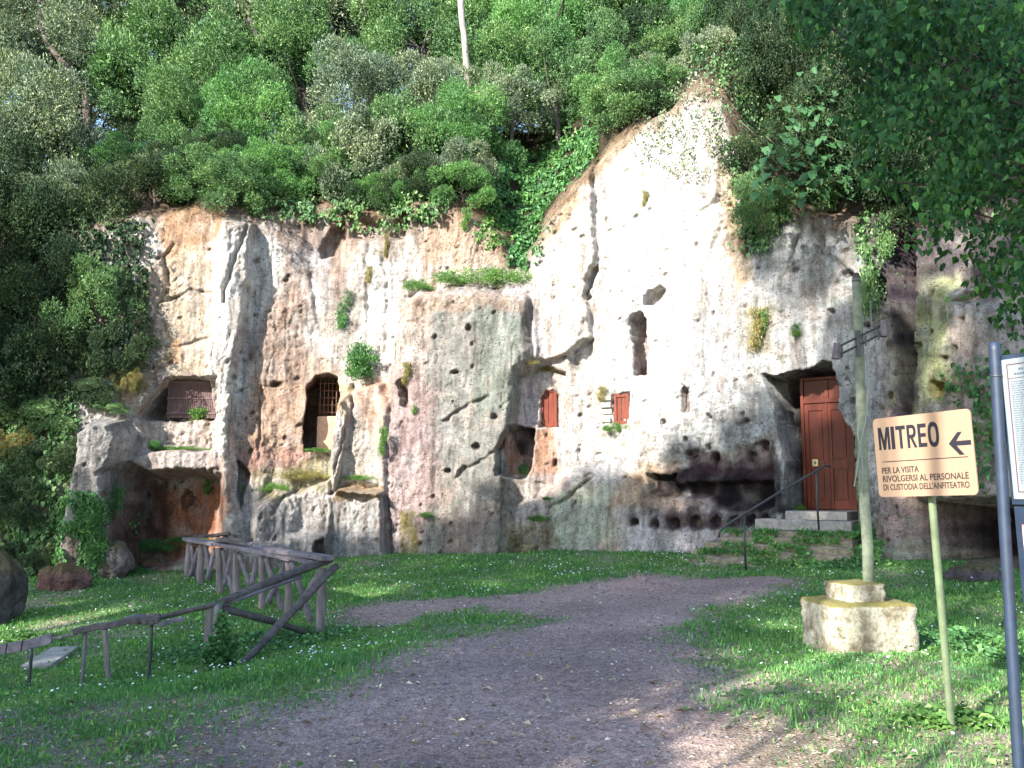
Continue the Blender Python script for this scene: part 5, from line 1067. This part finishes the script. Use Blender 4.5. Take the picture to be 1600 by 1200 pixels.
wallleaves([(775, 260), (830, 235), (900, 195), (945, 200), (930, 245), (880, 300), (845, 350), (835, 400), (815, 418), (795, 400), (780, 350)], 5200, .10, 'ivy', 'triangular curtain of bright ivy filling the gully left of the pale peak', seed=3)
wallleaves([(745, 330), (775, 280), (790, 400), (765, 400)], 500, .09, 'herb', 'thin creeper on the brown rim left of the ivy curtain', 'creeper', 'creeper', seed=4)
wallleaves([(108, 775), (150, 765), (185, 790), (190, 850), (170, 890), (185, 940), (150, 930), (120, 850)], 1500, .085, 'ivy', 'bright ivy clinging to the front of the tall left rock pillar', seed=5)
wallleaves([(-10, 600), (120, 620), (128, 690), (105, 800), (90, 900), (-10, 900)], 5200, .10, 'oak_green', 'tangled creeper covering the rock left of the tall pillar', 'creeper', 'creeper', seed=6, lift=.14)
wallleaves([(1500, 590), (1560, 560), (1600, 620), (1560, 740), (1510, 770)], 500, .085, 'ivy', 'ivy on the pale rock just left of the information board post', seed=8, lift=.10)
wallleaves([(-20, 430), (215, 330), (240, 420), (215, 560), (160, 640), (-20, 640)], 7000, .10, 'oak_dark', 'dark mantle of leaves over the shaded cliff at the left', 'creeper', 'creeper', seed=9, lift=.22)
wallleaves([(1380, 270), (1480, 280), (1490, 330), (1440, 345), (1400, 320)], 700, .10, 'near_leaf', 'dark ivy fringe over the top of the purple fissure', seed=10, lift=.15)
wallleaves([(390, 318), (700, 300), (700, 345), (560, 352), (400, 340)], 2600, .09, 'oak_green', 'leafy fringe hanging along the rim of the left cliff', 'creeper', 'creeper', seed=12, lift=.2)
wallleaves([(1155, 300), (1260, 290), (1385, 255), (1390, 300), (1300, 325), (1220, 345), (1185, 400), (1160, 360)], 2600, .08, 'oak_green', 'tangled creeper over the top of the grey rock face', 'creeper', 'creeper', seed=14, lift=.15)
wallleaves([(1345, 320), (1385, 310), (1392, 430), (1375, 480), (1350, 430)], 900, .07, 'oak_green', 'narrow creeper hanging in the cleft right of the grey rock face', 'creeper', 'creeper', seed=15, lift=.12)

wallleaves([(1020, 120), (1090, 100), (1140, 180), (1150, 250), (1090, 290), (1020, 260), (990, 210)], 1500, .06, 'oak_grey', 'sparse grey scrub scattered over the pale slope below the cliff peak', 'creeper', 'creeper', seed=16, lift=.12, down=False)
wallleaves([(1080, 90), (1180, 100), (1200, 260), (1150, 330), (1140, 200)], 2400, .075, 'oak_green', 'green creeper along the right shoulder of the cliff peak', 'creeper', 'creeper', seed=17, lift=.25, down=False)
wallleaves([(925, 240), (1010, 130), (1080, 80), (1060, 60), (940, 150), (880, 220)], 2200, .075, 'oak_green', 'green fringe along the left shoulder of the cliff peak', 'creeper', 'creeper', seed=18, lift=.25, down=False)
# ---- broad-leaved plant (big single leaves, each its own part)
def lobed_leaf(seed):
    r = random.Random(seed); pts = [(0, 0)]; prof = [(.12, .42), (.0, .62), (.28, .55), (.42, .72), (.55, .42), (.74, .46), (.84, .2), (1, 0)]
    right = [(x, y * .62) for x, y in prof]; left = [(x, -y * .62) for x, y in prof[:-1]][::-1]; ring = [(0.06, 0)] + right + left
    V = [(x, y, .12 * abs(y) * 1.2 - .22 * x * x) for x, y in ring] + [(.4, 0, -.02)]; n_ = len(ring)
    me = bpy.data.meshes.new('broad_leaf'); me.from_pydata(V, [], [(i, (i + 1) % n_, n_) for i in range(n_)]); me.update(); me.materials.append(M['fig_leaf']); return me
BL_ = [lobed_leaf(k) for k in range(3)]
c0 = at(1275, 240, 17.6); root = empty('fig_plant', Vector((c0.x, c0.y + .6, hill_z(c0.x, c0.y + .6)))); tag(root, 'wild fig with large drooping pale-veined leaves on the dark slope above the grey rock face', 'fig plant')
r3 = random.Random(4)
for k in range(290):
    px = r3.gauss(1280, 62); py = r3.gauss(235, 48) - (px - 1280) * .25
    if py > 310 or px < 1170: continue
    p = at(px, py, 16.4 + r3.uniform(-.5, .9)); lf = bpy.data.objects.new('leaf', BL_[k % 3]); COL.objects.link(lf); lf.parent = root; s = r3.uniform(.14, .29)
    lf.location = p - root.location; lf.scale = (s, s * r3.uniform(.8, 1.1), s); lf.rotation_euler = (r3.uniform(-.5, .5), r3.uniform(.35, 1.1), r3.uniform(-2.9, -.9) + (.9 if r3.random() < .3 else 0))
for k in range(16):
    a = root.location + Vector((r3.uniform(-.2, .2), r3.uniform(-.3, .1), -.1)); b_ = at(r3.gauss(1280, 60), r3.gauss(225, 40), 17.6); q_ = MB(root.location); q_.tube([a, a.lerp(b_, .5) + Vector((0, 0, .25)), b_], [.03, .02, .01], 6); q_.build('stem', M['bark'], root, True)

# ---- the near tree whose glossy branches hang in from the right
def heart_leaf():
    pr = [(0, .0), (.04, .26), (.2, .40), (.42, .36), (.7, .18), (1, 0)]; ring = pr + [(x, -y) for x, y in pr[1:-1]][::-1]
    V = [(x, y, .25 * abs(y) - .25 * x * x) for x, y in ring] + [(.35, 0, -.03)]; n_ = len(ring)
    me = bpy.data.meshes.new('glossy_leaf'); me.from_pydata(V, [], [(i, (i + 1) % n_, n_) for i in range(n_)]); me.update(); me.materials.append(M['near_leaf']); return me
HL = heart_leaf()
TR0 = Vector((7.2, 7.8, 0)); TR0.z = float(gz(TR0.x, TR0.y)); root = empty('overhanging_tree', TR0); tag(root, 'near tree at the right whose dark glossy leafy branches hang over the cliff', 'tree')
q_ = MB(TR0); q_.log(TR0 - Vector((0, 0, .3)), TR0 + Vector((.2, .1, 4.6)), .24, .15, 12, .02); q_.build('trunk', M['bark'], root, True)
top = TR0 + Vector((.2, .1, 4.4)); r4 = np.random.default_rng(21); rr = random.Random(12)
sprays = []
outl = [(1230, -60), (1250, 20), (1300, 110), (1345, 190), (1372, 270), (1440, 335), (1490, 385), (1545, 440), (1580, 500), (1700, 580), (1750, -60)]
OX = np.array(outl, float)
while len(sprays) < 420:
    px = rr.uniform(1220, 1740); py = rr.uniform(-90, 560)
    if sdf_poly(np.array([px]), np.array([py]), OX)[0] < rr.uniform(-14, 12): continue
    if perlin(np.array([px / 70.]), np.array([py / 70.]), 200)[0] < -.12 and rr.random() < .85: continue
    sprays.append(at(px, py, rr.uniform(7.2, 9.6)))
for k in range(34):
    e_ = sprays[k * 9]; a = TR0 + Vector((.15, .1, rr.uniform(2.6, 4.5))); e_ = e_ + Vector((.1, .25, 0)); mid = a.lerp(e_, .5) + Vector((.3, .9, .5)); q_ = MB(TR0); q_.tube([a, a.lerp(mid, .5) + Vector((0, .1, .1)), mid, mid.lerp(e_, .5) + Vector((0, .2, .05)), e_], [.05, .035, .022, .014, .006], 6, .05); q_.build('limb', M['bark'], root, True)
LP, LA, LN, LL = [], [], [], []
for sp_c in sprays:
    n_ = rr.randint(20, 34); dirv = unit(np.array([[rr.uniform(-1, .2), rr.uniform(-.6, .3), rr.uniform(-1, -.1)]]))[0]
    tt = r4.random(n_); P = np.array(sp_c[:]) + dirv * (tt[:, None] - .5) * .5 + r4.normal(size=(n_, 3)) * .085
    A = unit(np.array([-.15, -.25, -.75]) + dirv * .4 + .45 * r4.normal(size=(n_, 3))); N_ = unit(np.array([-.1, -.6, .7]) + .5 * r4.normal(size=(n_, 3)))
    LP.append(P); LA.append(A); LN.append(N_); LL.append(r4.uniform(.05, .10, n_))
LP = np.concatenate(LP); LA = np.concatenate(LA); LN = np.concatenate(LN); LL = np.concatenate(LL)
dist = LP[:, 1]; ang = LP[:, 0] / LP[:, 1]; vis = (ang < .58) & ((LP[:, 2] - EYE) / LP[:, 1] < .58); order = np.argsort(-(LL / dist) * vis); ind = order[:300]; rest = order[300:]
for k in ind:
    A = Vector(LA[k]); N_ = Vector(LN[k]); B_ = N_.cross(A).normalized(); N_ = A.cross(B_).normalized(); mt_ = Matrix((A, B_, N_)).transposed().to_4x4(); lf = bpy.data.objects.new('leaf', HL); COL.objects.link(lf); lf.parent = root
    lf.matrix_local = Matrix.Translation(Vector(LP[k]) - TR0) @ mt_ @ Matrix.Scale(float(LL[k]), 4)
V, F_ = leafcloud(LP[rest], LA[rest], LN[rest], LL[rest], LL[rest] * .72, .14, 2); me = mesh_np('foliage', V - np.array(TR0[:]), F_); o = link('foliage', me, M['near_leaf'], root); o['kind'] = 'stuff'

# ------------------------------------------------------------------ lawn: grass, daisies, litter, pebbles (nobody could count them)
r5 = np.random.default_rng(77)
def scatter(n, x0, x1, y0, y1, dens):
    x = r5.uniform(x0, x1, n); y = r5.uniform(y0, y1, n); a = np.abs(x / np.maximum(y, .1)) < .66
    k = a & (r5.random(n) < dens(x, y)); return x[k], y[k]
def wallclear(x, y):                      # in front of the rock
    yy = np.interp(x, CX[:, 0], CX[:, 1]); return y < yy + .3
def gdens(x, y): return grass_d(x, y) * wallclear(x, y)
bx1, by1 = scatter(900000, -12, 8.5, 4.6, 19.8, lambda x, y: gdens(x, y) * np.clip(1.25 * (7 / y) ** 1.3, 0, 1))
n_ = len(bx1); th = r5.uniform(0, 6.28, n_); hgt = r5.uniform(.010, .034, n_) * (1 + .6 * sstep(.0, .5, perlin(bx1 * .7, by1 * .7, 160))) * (1 + .03 * by1); lean = r5.uniform(.1, .9, n_)
bz1 = gz(bx1, by1) + .005; dx = np.cos(th); dy = np.sin(th); wd = hgt * r5.uniform(.06, .12, n_) + .0005 * by1
P0 = np.stack([bx1 - dy * wd, by1 + dx * wd, bz1], 1); P1 = np.stack([bx1 + dy * wd, by1 - dx * wd, bz1], 1); P2 = np.stack([bx1 + dx * lean * hgt, by1 + dy * lean * hgt, bz1 + hgt], 1)
V = np.stack([P0, P1, P2], 1).reshape(-1, 3); F_ = np.arange(n_ * 3).reshape(n_, 3); tag(link('grass', mesh_np('grass', V, F_), M['grass']), 'short green grass with clover on the lawn', None, kind='stuff'); NG = n_
# broad weeds and clover leaves
x, y = scatter(60000, -12, 8.5, 4.6, 19, lambda x, y: gdens(x, y) * (perlin(x * 1.5, y * 1.5, 170) > .0) * np.clip(9 / y, 0, 1)); n_ = len(x)
A = unit(np.stack([r5.normal(size=n_), r5.normal(size=n_), r5.uniform(.1, .7, n_)], 1)); N_ = unit(np.stack([.4 * r5.normal(size=n_), .4 * r5.normal(size=n_), np.ones(n_)], 1)); L_ = r5.uniform(.025, .06, n_)
V, F_ = leafcloud(np.stack([x, y, gz(x, y) + r5.uniform(.01, .07, n_)], 1), A, N_, L_, L_ * .75, .15, 1); tag(link('weeds', mesh_np('weeds', V, F_), M['herb']), 'broad-leaved weeds among the grass', kind='stuff')
# ivy and nettles round the fence feet and the sign pole
for nm, lb, cx, cy, rx_, ry_, n0, mt in [('ground_ivy', 'leafy ivy climbing the foot of the paired fence posts', at(344, 1040, 9.62).x, 9.6, .30, .16, 1300, 'ivy'), ('nettles', 'dark nettle patch before the fence brace', *G(400, 1010)[:2], 1.3, .8, 2600, 'ivy'), ('nettles', 'dark green weeds under the information board', *G(1530, 1010)[:2], .8, 1.1, 2200, 'ivy'), ('nettles', 'green weeds at the foot of the leaning sign pole', *G(1485, 1130)[:2], .35, .25, 500, 'herb'), ('nettles', 'green weeds at the foot of the mossy boulder', *G(30, 1005)[:2], .6, .35, 900, 'herb'), ('nettles', 'weeds on the right side of the steps', *G(1330, 885)[:2], .8, .6, 1500, 'ivy')]:
    a = r5.uniform(0, 6.28, n0); q_ = np.sqrt(r5.random(n0)); x = cx + rx_ * q_ * np.cos(a); y = cy + ry_ * q_ * np.sin(a); z = gz(x, y) + r5.random(n0) * (.16 if 'nettle' in nm else .75) * (1 - q_ * .7)
    if nm == 'ground_ivy': x = cx + (x - cx) * .5
    A = unit(np.stack([r5.normal(size=n0), r5.normal(size=n0) - .3, r5.normal(size=n0) * .5], 1)); N_ = unit(np.stack([.5 * r5.normal(size=n0), .5 * r5.normal(size=n0) - .4, np.ones(n0)], 1)); L_ = r5.uniform(.03, .075, n0)
    V, F_ = leafcloud(np.stack([x, y, z], 1), A, N_, L_, L_ * .8, .15, 1); o_ = np.array([cx, cy, float(gz(cx, cy))]); o = link(nm, mesh_np(nm, V - o_, F_), M[mt]); o.location = o_; tag(o, lb, 'weeds')
# grass tussocks on the steps
x = r5.uniform(-1.5, 1.8, 5500); i_ = r5.integers(0, 7, 5500); yb = -1.52 - .26 * (i_ - 1) - .02 + r5.normal(size=5500) * .035; zz = np.where(i_ == 0, zt0 - .37, zt0 - .35 - (zt0 - .35 - zg) * (i_ - 1 + .15) / ns)
k = (perlin(x * 2.2, i_ * 3.7, 180) > -.04) & (x > -1.05 - .1 * i_) ; x, yb, zz = x[k], yb[k], zz[k]; c_, s_ = math.cos(tng), math.sin(tng); wx = Ob.x + x * c_ - yb * s_; wy = Ob.y + x * s_ + yb * c_; n_ = len(x)
A = unit(np.stack([.6 * r5.normal(size=n_), -.4 + .4 * r5.normal(size=n_), r5.uniform(-.6, 1, n_)], 1)); N_ = unit(np.stack([.6 * r5.normal(size=n_), -np.ones(n_), .6 * np.ones(n_)], 1)); L_ = r5.uniform(.05, .12, n_)
V, F_ = leafcloud(np.stack([wx, wy, zz - r5.random(n_) * .06], 1), A, N_, L_, L_ * .4, .15, 1); tag(link('step_grass', mesh_np('step_grass', V, F_), M['grass']), 'grass overgrowing the steps', kind='stuff')
# daisies
x, y = scatter(26000, -10, 7, 4.7, 18, lambda x, y: gdens(x, y) * np.clip(.16 + 1.2 * sstep(-.05, .4, perlin(x * .5, y * .5, 190)) * sstep(-.2, .45, perlin(x * 1.7, y * 1.7, 191)) * 1.6, 0, 1) * .5 * sstep(4.5, 9, y)); n_ = len(x)
th = r5.uniform(0, 6.28, n_); rr_ = r5.uniform(.007, .013, n_) * (.8 + .03 * y); zz = gz(x, y) + r5.uniform(.05, .10, n_); ang = np.arange(6) * math.pi / 3
V = np.stack([x[:, None] + rr_[:, None] * np.cos(ang + th[:, None]), y[:, None] + rr_[:, None] * np.sin(ang + th[:, None]), zz[:, None] + rr_[:, None] * .5 * np.sin(ang)], -1).reshape(-1, 3)
b6 = np.arange(n_)[:, None] * 6; F_ = np.concatenate([b6 + [0, 1, 2, 3], b6 + [0, 3, 4, 5]]); tag(link('daisies', mesh_np('daisies', V, F_), M['petal']), 'small white daisies in the lawn', kind='stuff')
# dead leaves
def ld(x, y): return np.clip(.30 + .6 * sstep(-.6, .3, sdf_poly(x, y, litter_poly)) + .5 * sstep(-.6, .3, sdf_poly(x, y, dry_poly)) + .35 * sstep(4.0, 5.2, x) * sstep(10, 7, y) + .3 * sstep(.5, .1, np.abs(sdf_poly(x, y, path_poly))), 0, 1) * wallclear(x, y) * np.clip(8 / y, 0, 1)
x, y = scatter(60000, -9, 7.5, 4.6, 17, ld); n_ = len(x)
A = unit(np.stack([r5.normal(size=n_), r5.normal(size=n_), .25 * r5.normal(size=n_)], 1)); N_ = unit(np.stack([.35 * r5.normal(size=n_), .35 * r5.normal(size=n_), np.ones(n_)], 1)); L_ = r5.uniform(.015, .05, n_) * (1 + .8 * (r5.random(n_) > .93))
V, F_ = leafcloud(np.stack([x, y, gz(x, y) + r5.uniform(.008, .02, n_)], 1), A, N_, L_, L_ * r5.uniform(.25, .6, n_), .3, 1); tag(link('leaf_litter', mesh_np('leaf_litter', V, F_), M['litter']), 'dead leaves and twigs scattered on the earth', kind='stuff')
# pebbles
x, y = scatter(34000, -7, 6, 4.6, 16, lambda x, y: (1 - grass_d(x, y) * .8) * wallclear(x, y) * np.clip(7 / y, 0, 1)); n_ = len(x)
oc = np.array([[1, 0, 0], [0, 1, 0], [-1, 0, 0], [0, -1, 0], [0, 0, .6]]); sc = r5.uniform(.004, .015, (n_, 1, 3)) * (1 + 1.2 * (r5.random((n_, 1, 1)) > .97)); th = r5.uniform(0, 6.28, n_)
Vp = oc[None] * sc; c_, s_ = np.cos(th)[:, None], np.sin(th)[:, None]; Vp = np.stack([Vp[..., 0] * c_ - Vp[..., 1] * s_, Vp[..., 0] * s_ + Vp[..., 1] * c_, Vp[..., 2]], -1) + np.stack([x, y, gz(x, y) + .004], 1)[:, None]
b5 = np.arange(n_)[:, None] * 5; F_ = np.concatenate([b5 + [0, 1, 4], b5 + [1, 2, 4], b5 + [2, 3, 4], b5 + [3, 0, 4]]); tag(link('pebbles', mesh_np('pebbles', Vp.reshape(-1, 3), F_), M['pebble']), 'small pale pebbles on the path', kind='stuff')
